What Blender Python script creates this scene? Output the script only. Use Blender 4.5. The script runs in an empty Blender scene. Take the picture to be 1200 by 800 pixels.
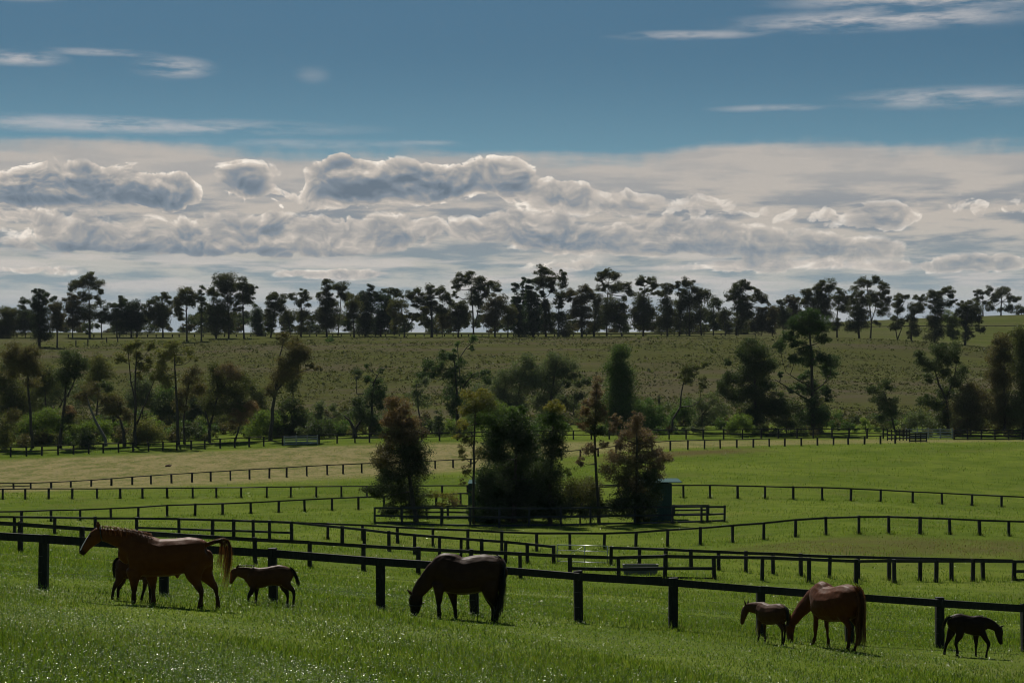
import bpy, bmesh, math, random
import numpy as np
from mathutils import Vector, Matrix

random.seed(7)
rng = np.random.default_rng(11)
SC = bpy.context.scene
COL = SC.collection
F = 2500.0            # focal length in units of the 1200 px frame width
YH = 535.0            # eye-level line of the photograph
R = math.radians

# ------------------------------------------------------------------ materials
def new_mat(name):
    m = bpy.data.materials.new(name)
    m.use_nodes = True
    nt = m.node_tree
    nt.nodes.clear()
    out = nt.nodes.new('ShaderNodeOutputMaterial')
    return m, nt, out

def N(nt, typ, **kw):
    n = nt.nodes.new(typ)
    for k, v in kw.items():
        if k in n.inputs.keys():
            n.inputs[k].default_value = v
        else:
            setattr(n, k, v)
    return n

def L(nt, a, b):
    nt.links.new(a, b)

def math_n(nt, op, a, b=None, c=None, clamp=False):
    n = nt.nodes.new('ShaderNodeMath')
    n.operation = op
    n.use_clamp = clamp
    for i, v in enumerate((a, b, c)):
        if v is None:
            continue
        if isinstance(v, (int, float)):
            n.inputs[i].default_value = v
        else:
            nt.links.new(v, n.inputs[i])
    return n.outputs[0]

def mix_col(nt, fac, a, b, blend='MIX'):
    n = nt.nodes.new('ShaderNodeMix')
    n.data_type = 'RGBA'
    n.blend_type = blend
    n.clamp_factor = True
    for key, v in ((0, fac), (6, a), (7, b)):
        if isinstance(v, (int, float)):
            n.inputs[key].default_value = v
        elif isinstance(v, (tuple, list)):
            n.inputs[key].default_value = (*v[:3], 1)
        else:
            nt.links.new(v, n.inputs[key])
    return n.outputs[2]

def smooth(nt, v, lo, hi):
    n = nt.nodes.new('ShaderNodeMapRange')
    n.interpolation_type = 'SMOOTHSTEP'
    nt.links.new(v, n.inputs[0])
    n.inputs[1].default_value = lo
    n.inputs[2].default_value = hi
    return n.outputs[0]

def noise(nt, vec, scale, detail=4, rough=.55, lac=2.0, w=None):
    n = nt.nodes.new('ShaderNodeTexNoise')
    n.inputs['Scale'].default_value = scale
    n.inputs['Detail'].default_value = detail
    n.inputs['Roughness'].default_value = rough
    n.inputs['Lacunarity'].default_value = lac
    if vec is not None:
        nt.links.new(vec, n.inputs['Vector'])
    return n.outputs['Fac']

# ------------------------------------------------------------------ mesh helpers
def link_mesh(name, verts, faces, mat, parent=None, smooth_f=False):
    me = bpy.data.meshes.new(name)
    me.from_pydata([tuple(v) for v in verts], [], faces)
    me.update()
    if smooth_f:
        me.polygons.foreach_set('use_smooth', [True] * len(me.polygons))
    o = bpy.data.objects.new(name, me)
    if mat is not None:
        me.materials.append(mat)
    COL.objects.link(o)
    if parent is not None:
        o.parent = parent
    return o

def np_mesh(name, V, loops, starts, totals, mat, parent=None, cols=None):
    """a mesh straight from numpy arrays; cols is an optional per vertex colour"""
    me = bpy.data.meshes.new(name)
    me.vertices.add(len(V))
    me.vertices.foreach_set('co', np.ascontiguousarray(V, dtype=np.float32).ravel())
    me.loops.add(len(loops))
    me.loops.foreach_set('vertex_index', np.ascontiguousarray(loops, dtype=np.int32))
    me.polygons.add(len(starts))
    me.polygons.foreach_set('loop_start', np.ascontiguousarray(starts, dtype=np.int32))
    me.polygons.foreach_set('loop_total', np.ascontiguousarray(totals, dtype=np.int32))
    if cols is not None:
        ca = me.color_attributes.new('tint', 'FLOAT_COLOR', 'POINT')
        c4 = np.ones((len(V), 4), dtype=np.float32)
        c4[:, :3] = cols
        ca.data.foreach_set('color', c4.ravel())
    me.update(calc_edges=True)
    me.validate()
    o = bpy.data.objects.new(name, me)
    if mat is not None:
        me.materials.append(mat)
    COL.objects.link(o)
    if parent is not None:
        o.parent = parent
    return o

def empty(name, loc, label, cat, group=None):
    o = bpy.data.objects.new(name, None)
    o.empty_display_size = .3
    o.location = loc
    COL.objects.link(o)
    o['label'] = label
    o['category'] = cat
    if group:
        o['group'] = group
    return o

def tag(o, label, cat, group=None):
    o['label'] = label
    o['category'] = cat
    if group:
        o['group'] = group
    return o

class MB:
    """collects boxes, beams and tubes into one mesh"""
    def __init__(s):
        s.v = []
        s.f = []
    def beam(s, a, b, w, h, up=Vector((0, 0, 1)), jit=0.0):
        a = Vector(a); b = Vector(b)
        d = (b - a).normalized()
        side = d.cross(up)
        if side.length < 1e-4:
            side = Vector((1, 0, 0))
        side.normalize()
        u = side.cross(d).normalized()
        n = len(s.v)
        for p in (a, b):
            for sx, sz in ((-1, -1), (1, -1), (1, 1), (-1, 1)):
                q = p + side * (sx * w / 2) + u * (sz * h / 2)
                if jit:
                    q += Vector((random.uniform(-jit, jit), random.uniform(-jit, jit), random.uniform(-jit, jit)))
                s.v.append(q)
        s.f += [(n, n+3, n+2, n+1), (n+4, n+5, n+6, n+7)]
        for i in range(4):
            j = (i + 1) % 4
            s.f.append((n+i, n+j, n+4+j, n+4+i))
    def box(s, x0, x1, y0, y1, z0, z1):
        n = len(s.v)
        s.v += [Vector((x, y, z)) for z in (z0, z1) for x, y in ((x0, y0), (x1, y0), (x1, y1), (x0, y1))]
        s.f += [(n, n+3, n+2, n+1), (n+4, n+5, n+6, n+7)]
        for i in range(4):
            j = (i + 1) % 4
            s.f.append((n+i, n+j, n+4+j, n+4+i))
    def tube(s, pts, rad, seg=8):
        pts = [Vector(p) for p in pts]
        base = len(s.v)
        for i, p in enumerate(pts):
            d = (pts[min(i+1, len(pts)-1)] - pts[max(i-1, 0)])
            if d.length < 1e-6:
                d = Vector((0, 0, 1))
            d.normalize()
            a = d.cross(Vector((0, 1, 0.13)))
            if a.length < 1e-3:
                a = d.cross(Vector((1, 0, 0)))
            a.normalize()
            b = d.cross(a)
            r = rad[i] if isinstance(rad, (list, tuple)) else rad
            for k in range(seg):
                t = 2 * math.pi * k / seg
                s.v.append(p + a * (math.cos(t) * r) + b * (math.sin(t) * r))
        for i in range(len(pts) - 1):
            for k in range(seg):
                k2 = (k + 1) % seg
                s.f.append((base+i*seg+k, base+i*seg+k2, base+(i+1)*seg+k2, base+(i+1)*seg+k))
        s.f.append(tuple(base + k for k in reversed(range(seg))))
        e = base + (len(pts) - 1) * seg
        s.f.append(tuple(e + k for k in range(seg)))
    def build(s, name, mat, parent=None, origin=None, bevel=0, sm=False):
        o0 = Vector(origin) if origin is not None else Vector((0, 0, 0))
        o = link_mesh(name, [v - o0 for v in s.v], s.f, mat, parent, sm)
        if bevel:
            b = o.modifiers.new('b', 'BEVEL')
            b.width = bevel
            b.segments = 1
        return o

# ------------------------------------------------------------------ terrain heights
PXK = np.array([0, 200, 400, 600, 800, 1000, 1200], float)
def hc(py, D):
    return (np.array(py, float) - YH) * np.array(D, float) / F
def const(v):
    return np.full(7, float(v))
LINES = [  # (distance, depth below eye level) along seven bearings
    (const(1), const(1.85)),
    (const(4), const(1.95)),
    (const(15), np.array([2.25, 2.35, 2.5, 2.7, 2.9, 3.05, 3.2])),
    (const(30), np.array([2.72, 2.9, 3.12, 3.38, 3.66, 3.95, 4.2])),
]
for py, D in [
    ([687, 698, 711, 724.5, 738.5, 755, 766], [49, 50, 51, 52, 53, 54, 55]),
    ([646, 656.5, 667, 676.5, 678.5, 682.6, 680], [86, 92, 97, 101, 104, 112, 121]),
    ([622, 625.5, 632, 643.5, 639.5, 625, 628], [162, 152, 142, 144, 144, 149, 151]),
    ([613, 605, 597.5, 589.5, 582.5, 586.8, 596], [195, 203, 208, 209, 210, 208, 212]),
    ([585, 584, 582, 570, 558, 560, 567], [232, 232, 234, 240, 240, 240, 240]),
    ([574, 566, 555, 543.5, 526.5, 520, 517.5], [272, 278, 285, 290, 296, 306, 308]),
    ([535.5, 527.5, 518.5, 515, 514, 513, 515], [316, 318, 320, 322, 326, 330, 326]),
    ([516, 511, 507, 505, 505, 505, 508], [350] * 7),
    ([480, 477, 472, 470, 472, 475, 480], [430] * 7),
    ([440, 437, 432, 430, 430, 436, 446], [520] * 7),
    ([415, 411, 406, 404, 406, 414, 427], [600] * 7),
    ([406, 401, 397.5, 397, 397, 398, 411], [650] * 7),
    ([397, 396, 395, 395, 394, 396, 409], [690] * 7),
    ([391.5, 391, 391, 391, 391, 391, 396], [780] * 7),
    ([390, 390, 390, 390, 389, 380, 373], [900] * 7),
    ([389.7, 389.7, 389.7, 389.7, 388.5, 376.5, 368.5], [1000] * 7),
    ([391, 391, 391, 391, 391, 381, 374], [1300] * 7),
    ([405] * 7, [3000] * 7),
]:
    LINES.append((np.array(D, float), hc(py, D)))

def pchip(x, y, xq):
    h = np.diff(x)
    d = np.diff(y) / h
    m = np.zeros_like(y)
    for i in range(1, len(x) - 1):
        if d[i-1] * d[i] > 0:
            w1 = 2*h[i] + h[i-1]; w2 = h[i] + 2*h[i-1]
            m[i] = (w1 + w2) / (w1/d[i-1] + w2/d[i])
    m[0] = d[0]; m[-1] = d[-1]
    i = np.clip(np.searchsorted(x, xq) - 1, 0, len(x) - 2)
    t = (xq - x[i]) / h[i]
    return ((2*t**3 - 3*t**2 + 1)*y[i] + (t**3 - 2*t**2 + t)*h[i]*m[i]
            + (-2*t**3 + 3*t**2)*y[i+1] + (t**3 - t**2)*h[i]*m[i+1])

NP = 301
PXG = np.linspace(-1500, 2700, NP)
DG = np.geomspace(1.0, 3000.0, 520)
LDG = np.log(DG)
HG = np.zeros((NP, len(DG)))
_pxc = np.clip(PXG, -60, 1260)
_ld = np.array([pchip(PXK, l[0], _pxc) for l in LINES])
_lh = np.array([pchip(PXK, l[1], _pxc) for l in LINES])
for i in range(NP):
    HG[i] = -pchip(np.log(_ld[:, i]), _lh[:, i], LDG)
# gentle natural unevenness, a few centimetres
for k in range(14):
    fx, fy = rng.normal(0, .05), rng.normal(0, .05)
    ph = rng.uniform(0, 6.28)
    Xg = (PXG[:, None] - 600) / F * DG[None, :]
    HG += .018 * np.sin(fx * Xg + fy * DG[None, :] + ph) * np.clip(DG[None, :] / 40, 0, 1)

def zpd(px, D):
    """ground height at bearing px and distance D (arrays welcome)"""
    u = np.clip((np.asarray(px, float) - PXG[0]) / (PXG[1] - PXG[0]), 0, NP - 1.001)
    v = np.clip((np.log(np.asarray(D, float)) - LDG[0]) / (LDG[1] - LDG[0]), 0, len(DG) - 1.001)
    i = u.astype(int); j = v.astype(int)
    a = u - i; b = v - j
    return (HG[i, j]*(1-a)*(1-b) + HG[i+1, j]*a*(1-b) + HG[i, j+1]*(1-a)*b + HG[i+1, j+1]*a*b)

def gz(x, y):
    y = np.maximum(np.asarray(y, float), 1.0)
    return zpd(600 + F * np.asarray(x, float) / y, y)

def dist_at(px, py, lo=20, hi=1200):
    """distance at which the line of sight meets the ground"""
    D = np.geomspace(lo, hi, 4000)
    g = YH - F * zpd(np.full_like(D, px), D) / D
    k = np.nonzero(g <= py)[0]
    if len(k) == 0:
        return float(D[-1])
    k = k[0]
    if k == 0:
        return float(D[0])
    t = (g[k-1] - py) / (g[k-1] - g[k] + 1e-9)
    return float(D[k-1] + t * (D[k] - D[k-1]))

def pt(px, py, D):
    return Vector(((px - 600) / F * D, D, (YH - py) / F * D))

def gpt(px, D):
    return Vector(((px - 600) / F * D, D, float(zpd(px, D))))

# ------------------------------------------------------------------ camera, sun
cam_d = bpy.data.cameras.new('camera')
cam = bpy.data.objects.new('camera', cam_d)
COL.objects.link(cam)
cam_d.sensor_width = 36
cam_d.lens = F / 1200 * 36
cam_d.shift_y = (YH - 400) / 1200
cam_d.clip_start = .5
cam_d.clip_end = 20000
cam.rotation_euler = (R(90), 0, 0)
SC.camera = cam

SUN_EL, SUN_AZ = R(52), R(-14)
sv = Vector((math.sin(SUN_AZ)*math.cos(SUN_EL), math.cos(SUN_AZ)*math.cos(SUN_EL), math.sin(SUN_EL)))
sun_d = bpy.data.lights.new('sun', 'SUN')
sun_d.energy = 4.6
sun_d.angle = R(.53)
sun_d.color = (1.0, .93, .83)
sun = bpy.data.objects.new('sun', sun_d)
sun.rotation_euler = sv.to_track_quat('Z', 'Y').to_euler()
sun.location = (0, 0, 50)
COL.objects.link(sun)

vs = SC.view_settings
SC.display_settings.display_device = 'sRGB'
vs.view_transform = 'Standard'
vs.look = 'None'
vs.exposure = 0
vs.gamma = 1
SC.render.engine = 'CYCLES'
SC.cycles.max_bounces = 6
SC.cycles.diffuse_bounces = 2
SC.cycles.glossy_bounces = 2
SC.cycles.transmission_bounces = 4
SC.cycles.transparent_max_bounces = 4
SC.cycles.volume_bounces = 0
SC.cycles.caustics_reflective = False
SC.cycles.caustics_refractive = False
SC.cycles.use_denoising = True
try:
    SC.cycles.denoiser = 'OPENIMAGEDENOISE'
except Exception:
    pass
SKY_TINT = (.76, 1.05, 1.02)
SC.cycles.filter_width = 1.05
# ------------------------------------------------------------------ sky with clouds
world = bpy.data.worlds.new('World')
SC.world = world
world.use_nodes = True
wt = world.node_tree
wt.nodes.clear()
wout = wt.nodes.new('ShaderNodeOutputWorld')
STR = .05
sky = wt.nodes.new('ShaderNodeTexSky')
sky.sky_type = 'NISHITA'
sky.sun_disc = False
sky.sun_elevation = SUN_EL
sky.sun_rotation = SUN_AZ
sky.air_density = 1.0
sky.dust_density = .6
sky.ozone_density = 3.0
tc = wt.nodes.new('ShaderNodeTexCoord')
sep = wt.nodes.new('ShaderNodeSeparateXYZ')
L(wt, tc.outputs['Generated'], sep.inputs[0])
gx, gy, gzz = sep.outputs
hor = math_n(wt, 'SQRT', math_n(wt, 'MULTIPLY_ADD', gx, gx, math_n(wt, 'MULTIPLY', gy, gy)))
az = math_n(wt, 'ARCTAN2', gx, gy)                       # bearing, radians
el = math_n(wt, 'ARCTAN2', gzz, hor)                     # elevation, radians
_c = wt.nodes.new('ShaderNodeCombineXYZ')
L(wt, az, _c.inputs[0]); L(wt, el, _c.inputs[1])
AE = _c.outputs[0]

def E(py):      # elevation of a row of the photograph
    return math.atan((YH - py) / F)
def A(px):
    return math.atan((px - 600) / F)
def vma(scale, off):
    n = wt.nodes.new('ShaderNodeVectorMath')
    n.operation = 'MULTIPLY_ADD'
    L(wt, AE, n.inputs[0])
    n.inputs[1].default_value = scale
    n.inputs[2].default_value = off
    return n.outputs[0]
def blobs(specs):
    """sum of soft elliptical masses: (bearing, row, half width, half height, weight)"""
    acc = None
    for px, py, rx, ry, w in specs:
        rx *= 1.5; ry *= 1.5
        q = vma((F / rx, F / ry, 0), (-A(px) * F / rx, -E(py) * F / ry, 0))
        d = wt.nodes.new('ShaderNodeVectorMath'); d.operation = 'DOT_PRODUCT'
        L(wt, q, d.inputs[0]); L(wt, q, d.inputs[1])
        k = math_n(wt, 'SUBTRACT', 1.0, d.outputs['Value'], clamp=True)
        k = math_n(wt, 'MULTIPLY', k, k)
        acc = math_n(wt, 'MULTIPLY_ADD', k, w, 0.0 if acc is None else acc)
    return acc
def mul(a, b):
    return math_n(wt, 'MULTIPLY', a, b)
def ma(a, b, c):
    return math_n(wt, 'MULTIPLY_ADD', a, b, c)
def addn(*xs):
    r = xs[0]
    for x in xs[1:]:
        r = math_n(wt, 'ADD', r, x)
    return r
def noise2(vec, scale, detail, rough=.5):
    n = wt.nodes.new('ShaderNodeTexNoise')
    n.noise_dimensions = '2D'
    n.inputs['Scale'].default_value = scale
    n.inputs['Detail'].default_value = detail
    n.inputs['Roughness'].default_value = rough
    L(wt, vec, n.inputs['Vector'])
    return n.outputs['Fac']

K = 1.0 / STR       # radiance -> background units
def kc(r, g, b):
    return (r * K, g * K, b * K)

skyc = mix_col(wt, 1.0, sky.outputs[0], SKY_TINT, 'MULTIPLY')
deep = smooth(wt, el, E(300), E(40))
skyc = mix_col(wt, mul(deep, .8), skyc, mix_col(wt, 1.0, skyc, (.40, .47, .55), 'MULTIPLY'))

# ---- cumulus: heaps of rounded heads, bright along the rims with the light behind, dim at heart and base
def heads(dx, dy, ox, oy, f):
    w1 = ma(noise2(vma((40 * f, 60 * f, 0), (3.1 + ox + dx * 40 * f, 1.7 + oy + dy * 60 * f, 0)), 1.0, 2), .7, -.35)
    w2 = ma(noise2(vma((44 * f, 66 * f, 0), (23.1 + ox + dx * 44 * f, 8.7 + oy + dy * 66 * f, 0)), 1.0, 2), .7, -.35)
    w3 = wt.nodes.new('ShaderNodeCombineXYZ')
    L(wt, w1, w3.inputs[0]); L(wt, w2, w3.inputs[1])
    c = wt.nodes.new('ShaderNodeVectorMath')
    c.operation = 'ADD'
    L(wt, vma((34 * f, 50 * f, 0), (dx * 34 * f + 11.3 + ox, dy * 50 * f + 4.2 + oy, 0)), c.inputs[0])
    L(wt, w3.outputs[0], c.inputs[1])
    tot = None
    for sc_, am in ((1.9, .42), (4.3, .24), (9.5, .12)):
        v = wt.nodes.new('ShaderNodeTexVoronoi')
        v.voronoi_dimensions = '2D'
        v.feature = 'F1'
        v.inputs['Scale'].default_value = sc_
        L(wt, c.outputs[0], v.inputs['Vector'])
        d = v.outputs['Distance']
        k = math_n(wt, 'SUBTRACT', 1.0, mul(d, d))
        tot = ma(k, am, 0.0 if tot is None else tot)
    n = noise2(c.outputs[0], 1.5, 7, .58)
    return ma(n, 1.5, tot)
def heap(specs, dark, ox, oy, f, T, soft, rel_w=.55):
    m = blobs(specs)
    hA = heads(0., 0., ox, oy, f)
    hB = heads(-.0010, .0034, ox, oy, f)
    dens = addn(ma(hA, .92, -T), m)
    cov = mul(smooth(wt, dens, .0, soft), smooth(wt, m, .18, .55))
    rel = math_n(wt, 'SUBTRACT', hA, hB)
    lit = ma(rel, rel_w, ma(smooth(wt, dens, -.05, .6), -.42, .90))
    lit = math_n(wt, 'SUBTRACT', lit, blobs(dark), clamp=True)
    return cov, lit
row1 = heap([(60, 218, 60, 26, 1.0), (20, 238, 60, 24, .9), (150, 224, 75, 28, 1.05), (205, 232, 40, 24, .8), (287, 212, 42, 24, 1.15), (395, 206, 38, 26, 1.15), (450, 212, 80, 28, 1.25), (520, 220, 50, 24, .9),
             (586, 204, 46, 26, 1.2), (640, 226, 60, 22, .8), (360, 238, 70, 16, .7), (700, 236, 80, 22, .7), (800, 246, 90, 24, .65), (1045, 258, 44, 20, 1.0), (960, 258, 80, 20, .6), (1150, 250, 70, 22, .6)],
            [(420, 224, 52, 18, .50), (500, 222, 42, 15, .38), (287, 222, 34, 12, .48), (160, 240, 70, 14, .42), (110, 232, 40, 12, .2), (40, 244, 70, 15, .36), (586, 224, 40, 9, .22), (360, 250, 260, 8, .20)],
            0., 0., 1.0, 1.77, .10, .85)
row2 = heap([(60, 262, 120, 16, .75), (130, 288, 130, 18, 1.05), (300, 262, 110, 15, .8), (330, 288, 140, 18, 1.0), (470, 268, 90, 22, .85), (620, 268, 70, 28, 1.1), (700, 286, 80, 18, .8), (790, 274, 90, 26, 1.05),
             (900, 288, 110, 22, .85), (1010, 296, 90, 16, .7), (1150, 314, 70, 13, 1.0), (1060, 318, 60, 8, .6), (390, 322, 80, 8, .9), (880, 314, 120, 9, .8), (40, 322, 90, 8, .6), (660, 312, 70, 8, .6)],
            [(90, 300, 160, 10, .40), (330, 302, 150, 9, .36), (250, 270, 150, 8, .22), (660, 282, 60, 10, .22), (800, 292, 90, 10, .20), (500, 285, 70, 12, .24), (920, 300, 120, 8, .2)],
            7.3, 4.9, 1.1, 1.66, .22, .75)

# ---- the even deck behind, with a nearly straight top
vn = noise2(vma((8, 95, 0), (5., 0, 0)), 1.0, 4, .55)
vtop = ma(vn, .012, ma(noise2(vma((60, 60, 0), (1., 2., 0)), 1.0, 5, .6), .006, el))
vtop = math_n(wt, 'SUBTRACT', vtop, blobs([(900, 182, 130, 26, .0062), (130, 176, 110, 14, .0025)]))
veil = math_n(wt, 'SUBTRACT', 1.0, smooth(wt, vtop, E(194) + .009, E(172) + .009))
vfade = smooth(wt, el, E(345), E(250))
v2 = noise2(vma((22, 130, 0), (2., 7., 0)), 1.0, 5, .58)
veilc = mix_col(wt, smooth(wt, v2, .36, .62), kc(.25, .27, .30), kc(.55, .485, .425))
veilc = mix_col(wt, mul(smooth(wt, el, E(262), E(190)), .75), veilc, kc(.50, .455, .415))
veil_a = mul(veil, ma(vfade, .22, .70))

# ---- long low streaks of cloud near the ridge
low = noise2(vma((15, 150, 0), (9., 3., 0)), 1.0, 5, .55)
lowm = mul(smooth(wt, low, .46, .64), mul(smooth(wt, el, E(368), E(330)), math_n(wt, 'SUBTRACT', 1.0, smooth(wt, el, E(312), E(285)))))

# ---- thin streaks higher up
sn = noise2(vma((26, 150, 0), (1., 9., 0)), 1.0, 6, .64)
streak = blobs([(130, 153, 240, 9, 1.0), (360, 170, 140, 5, .5), (25, 80, 42, 8, 1.2), (120, 70, 60, 4, .8), (203, 85, 40, 11, 1.2), (366, 90, 18, 9, .28),
                (20, 4, 55, 9, 1.2), (1090, 8, 150, 10, 1.3), (1020, 31, 140, 11, 1.3), (810, 43, 80, 5, .9), (1120, 123, 110, 11, 1.0), (905, 130, 60, 4, .7),
                (500, 167, 30, 3, .5), (1160, 22, 80, 18, .35)])
streak = mul(streak, smooth(wt, sn, .30, .66))
streak = math_n(wt, 'MULTIPLY', streak, .70, clamp=True)

c1 = mix_col(wt, streak, skyc, kc(.55, .53, .53))
c1 = mix_col(wt, veil_a, c1, veilc)
c1 = mix_col(wt, mul(lowm, .85), c1, kc(.58, .54, .50))
def ramp(lit):
    cr = wt.nodes.new('ShaderNodeValToRGB')
    L(wt, lit, cr.inputs[0])
    el_ = cr.color_ramp.elements
    el_[0].position = 0.0; el_[0].color = (.13, .175, .225, 1)
    el_[1].position = 1.0; el_[1].color = (.95, .865, .765, 1)
    for p_, c_ in ((.28, (.21, .255, .305, 1)), (.52, (.37, .36, .35, 1)), (.78, (.62, .555, .49, 1))):
        e_ = el_.new(p_); e_.color = c_
    cc = wt.nodes.new('ShaderNodeVectorMath'); cc.operation = 'SCALE'
    L(wt, cr.outputs[0], cc.inputs[0]); cc.inputs['Scale'].default_value = K
    return cc.outputs[0]
soft_r = smooth(wt, az, A(560), A(780))                   # hazier away from the big heads
c2 = mix_col(wt, mul(row1[0], ma(soft_r, -.35, .96)), c1, ramp(row1[1]))
c2 = mix_col(wt, mul(row2[0], ma(soft_r, -.20, .88)), c2, ramp(row2[1]))
air = math_n(wt, 'SUBTRACT', 1.0, smooth(wt, el, E(392), E(300)))
c3 = mix_col(wt, mul(air, .60), c2, kc(.38, .42, .48))

bgA = wt.nodes.new('ShaderNodeBackground')
bgB = wt.nodes.new('ShaderNodeBackground')
bgA.inputs['Strength'].default_value = STR
bgB.inputs['Strength'].default_value = STR
# away from the cloud bank: the plain deep blue sky
plain_sky = mix_col(wt, 1.0, sky.outputs[0], tuple(v * .62 for v in SKY_TINT), 'MULTIPLY')
L(wt, plain_sky, bgA.inputs[0])
L(wt, c3, bgB.inputs[0])
# the detailed clouds stand in this part of the sky
inb = mul(mul(math_n(wt, 'LESS_THAN', math_n(wt, 'ABSOLUTE', az), .36), math_n(wt, 'LESS_THAN', el, .30)), math_n(wt, 'GREATER_THAN', el, -.02))
mxs = wt.nodes.new('ShaderNodeMixShader')
L(wt, inb, mxs.inputs[0]); L(wt, bgA.outputs[0], mxs.inputs[1]); L(wt, bgB.outputs[0], mxs.inputs[2])
L(wt, mxs.outputs[0], wout.inputs[0])
world.cycles.sampling_method = 'MANUAL'
world.cycles.sample_map_resolution = 256
SC.cycles.use_adaptive_sampling = True
SC.cycles.adaptive_threshold = .015
SC.cycles.adaptive_min_samples = 12
# ------------------------------------------------------------------ the ground
def sstep(x, a, b):
    t = np.clip((x - a) / (b - a), 0, 1)
    return t * t * (3 - 2 * t)

def line_D(idx, px):
    return pchip(PXK, LINES[idx][0], np.clip(px, -60, 1260))

def dry_mask(px, D):
    """how straw coloured the sward is"""
    dG, dH = line_D(9, px), line_D(10, px)
    t = (D - dG) / (dH - dG)
    strawL = sstep(t, -.55, .0) * (1 - sstep(t, .80, .98)) * (1 - sstep(px, 540, 700))
    strawR = sstep(t, .0, .25) * (1 - sstep(t, .72, 1.0)) * sstep(px, 560, 700) * .8
    return np.clip(strawL + strawR, 0, 1)

def brown_mask(px, D):
    dM = line_D(6, px)
    a = sstep(D - dM, -26, -12) * (1 - sstep(D - dM, -8, 0)) * sstep(px, 700, 960) * .62
    dG = line_D(9, px)
    b = sstep(D - dG, -22, -10) * (1 - sstep(D - dG, -6, 2)) * sstep(px, 620, 760) * (1 - sstep(px, 840, 960)) * .9
    return np.clip(a + b, 0, 1)

def hill_mask(px, D):
    h = sstep(D, 352, 400)
    crest = np.interp(np.clip(px, 0, 1200), [0, 200, 400, 1000, 1200], [610, 640, 665, 662, 660])
    return h * (1 - (.18 + .12 * sstep(px, 900, 1100)) * sstep(D, crest, crest + 30))

def build_ground():
    pxs = np.concatenate([np.linspace(-1500, -100, 20, endpoint=False), np.linspace(-100, 1300, 170), np.linspace(1300, 2700, 21)[1:]])
    Ds = np.concatenate([np.geomspace(1, 24, 20, endpoint=False), np.geomspace(24, 1100, 330), np.geomspace(1100, 3000, 16)[1:]])
    P, Dm = np.meshgrid(pxs, Ds, indexing='ij')
    X = (P - 600) / F * Dm
    Z = zpd(P, Dm)
    V = np.stack([X, Dm, Z], -1).reshape(-1, 3)
    n, m = len(pxs), len(Ds)
    i, j = np.meshgrid(np.arange(n - 1), np.arange(m - 1), indexing='ij')
    a = (i * m + j).ravel()
    Q = np.stack([a, a + m, a + m + 1, a + 1], -1)
    masks = np.stack([dry_mask(P, Dm), brown_mask(P, Dm), hill_mask(P, Dm)], -1).reshape(-1, 3)
    o = np_mesh('ground', V, Q.ravel(), np.arange(len(Q)) * 4, np.full(len(Q), 4), None, cols=masks)
    o.data.polygons.foreach_set('use_smooth', np.ones(len(Q), bool))
    o['kind'] = 'structure'
    m_, nt, out = new_mat('pasture ground')
    bs = N(nt, 'ShaderNodeBsdfPrincipled', Roughness=.85)
    bs.inputs['Specular IOR Level'].default_value = 0.0
    L(nt, bs.outputs[0], out.inputs[0])
    at = N(nt, 'ShaderNodeAttribute', attribute_name='tint')
    sp = N(nt, 'ShaderNodeSeparateColor')
    L(nt, at.outputs['Color'], sp.inputs[0])
    tcn = N(nt, 'ShaderNodeTexCoord')
    ob = tcn.outputs['Object']
    big = noise(nt, ob, .045, 4, .6)
    mid = noise(nt, ob, .35, 5, .65)
    fine = noise(nt, ob, 2.2, 4, .7)
    g = mix_col(nt, smooth(nt, big, .35, .65), (.084, .124, .018), (.124, .162, .027))
    g = mix_col(nt, smooth(nt, mid, .35, .7), g, mix_col(nt, 1.0, g, (.62, .70, .62), 'MULTIPLY'))
    g = mix_col(nt, mul_f(nt, smooth(nt, fine, .42, .75), .6), g, (.10, .12, .035))
    wn = noise(nt, ob, .11, 6, .68)
    g = mix_col(nt, mul_f(nt, smooth(nt, wn, .50, .72), .38), g, (.125, .120, .045))
    st = mix_col(nt, smooth(nt, math_n(nt, 'MULTIPLY_ADD', fine, .5, math_n(nt, 'MULTIPLY', mid, .5)), .40, .62), (.235, .20, .10), (.105, .120, .038))
    dm = math_n(nt, 'MULTIPLY', sp.outputs[0], smooth(nt, math_n(nt, 'ADD', mid, math_n(nt, 'MULTIPLY', sp.outputs[0], .45)), .48, .80))
    g = mix_col(nt, dm, g, st)
    br = mix_col(nt, fine, (.105, .080, .040), (.075, .070, .030))
    bm = math_n(nt, 'MULTIPLY', sp.outputs[1], smooth(nt, math_n(nt, 'ADD', mid, math_n(nt, 'MULTIPLY', sp.outputs[1], .4)), .45, .85))
    g = mix_col(nt, bm, g, br)
    # rough scrubby hillside: olive, with greener and purplish-brown drifts
    mp = N(nt, 'ShaderNodeMapping')
    mp.inputs['Scale'].default_value = (.22, 1.0, 3.0)
    L(nt, ob, mp.inputs[0])
    h1 = noise(nt, mp.outputs[0], .030, 5, .6)
    h2 = noise(nt, mp.outputs[0], .16, 5, .7)
    h3 = noise(nt, mp.outputs[0], .9, 4, .7)
    hc_ = mix_col(nt, smooth(nt, h1, .44, .56), (.062, .066, .025), (.080, .071, .044))
    hc_ = mix_col(nt, smooth(nt, h2, .45, .70), hc_, (.080, .092, .027))
    hc_ = mix_col(nt, mul_f(nt, smooth(nt, h3, .50, .72), .75), hc_, (.050, .050, .024))
    g = mix_col(nt, sp.outputs[2], g, hc_)
    L(nt, g, bs.inputs['Base Color'])
    bp = N(nt, 'ShaderNodeBump', Strength=.7, Distance=.12)
    L(nt, fine, bp.inputs['Height'])
    L(nt, bp.outputs[0], bs.inputs['Normal'])
    o.data.materials.append(m_)
    return o

def mul_f(nt, a, b):
    return math_n(nt, 'MULTIPLY', a, b)

ground = build_ground()
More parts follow.
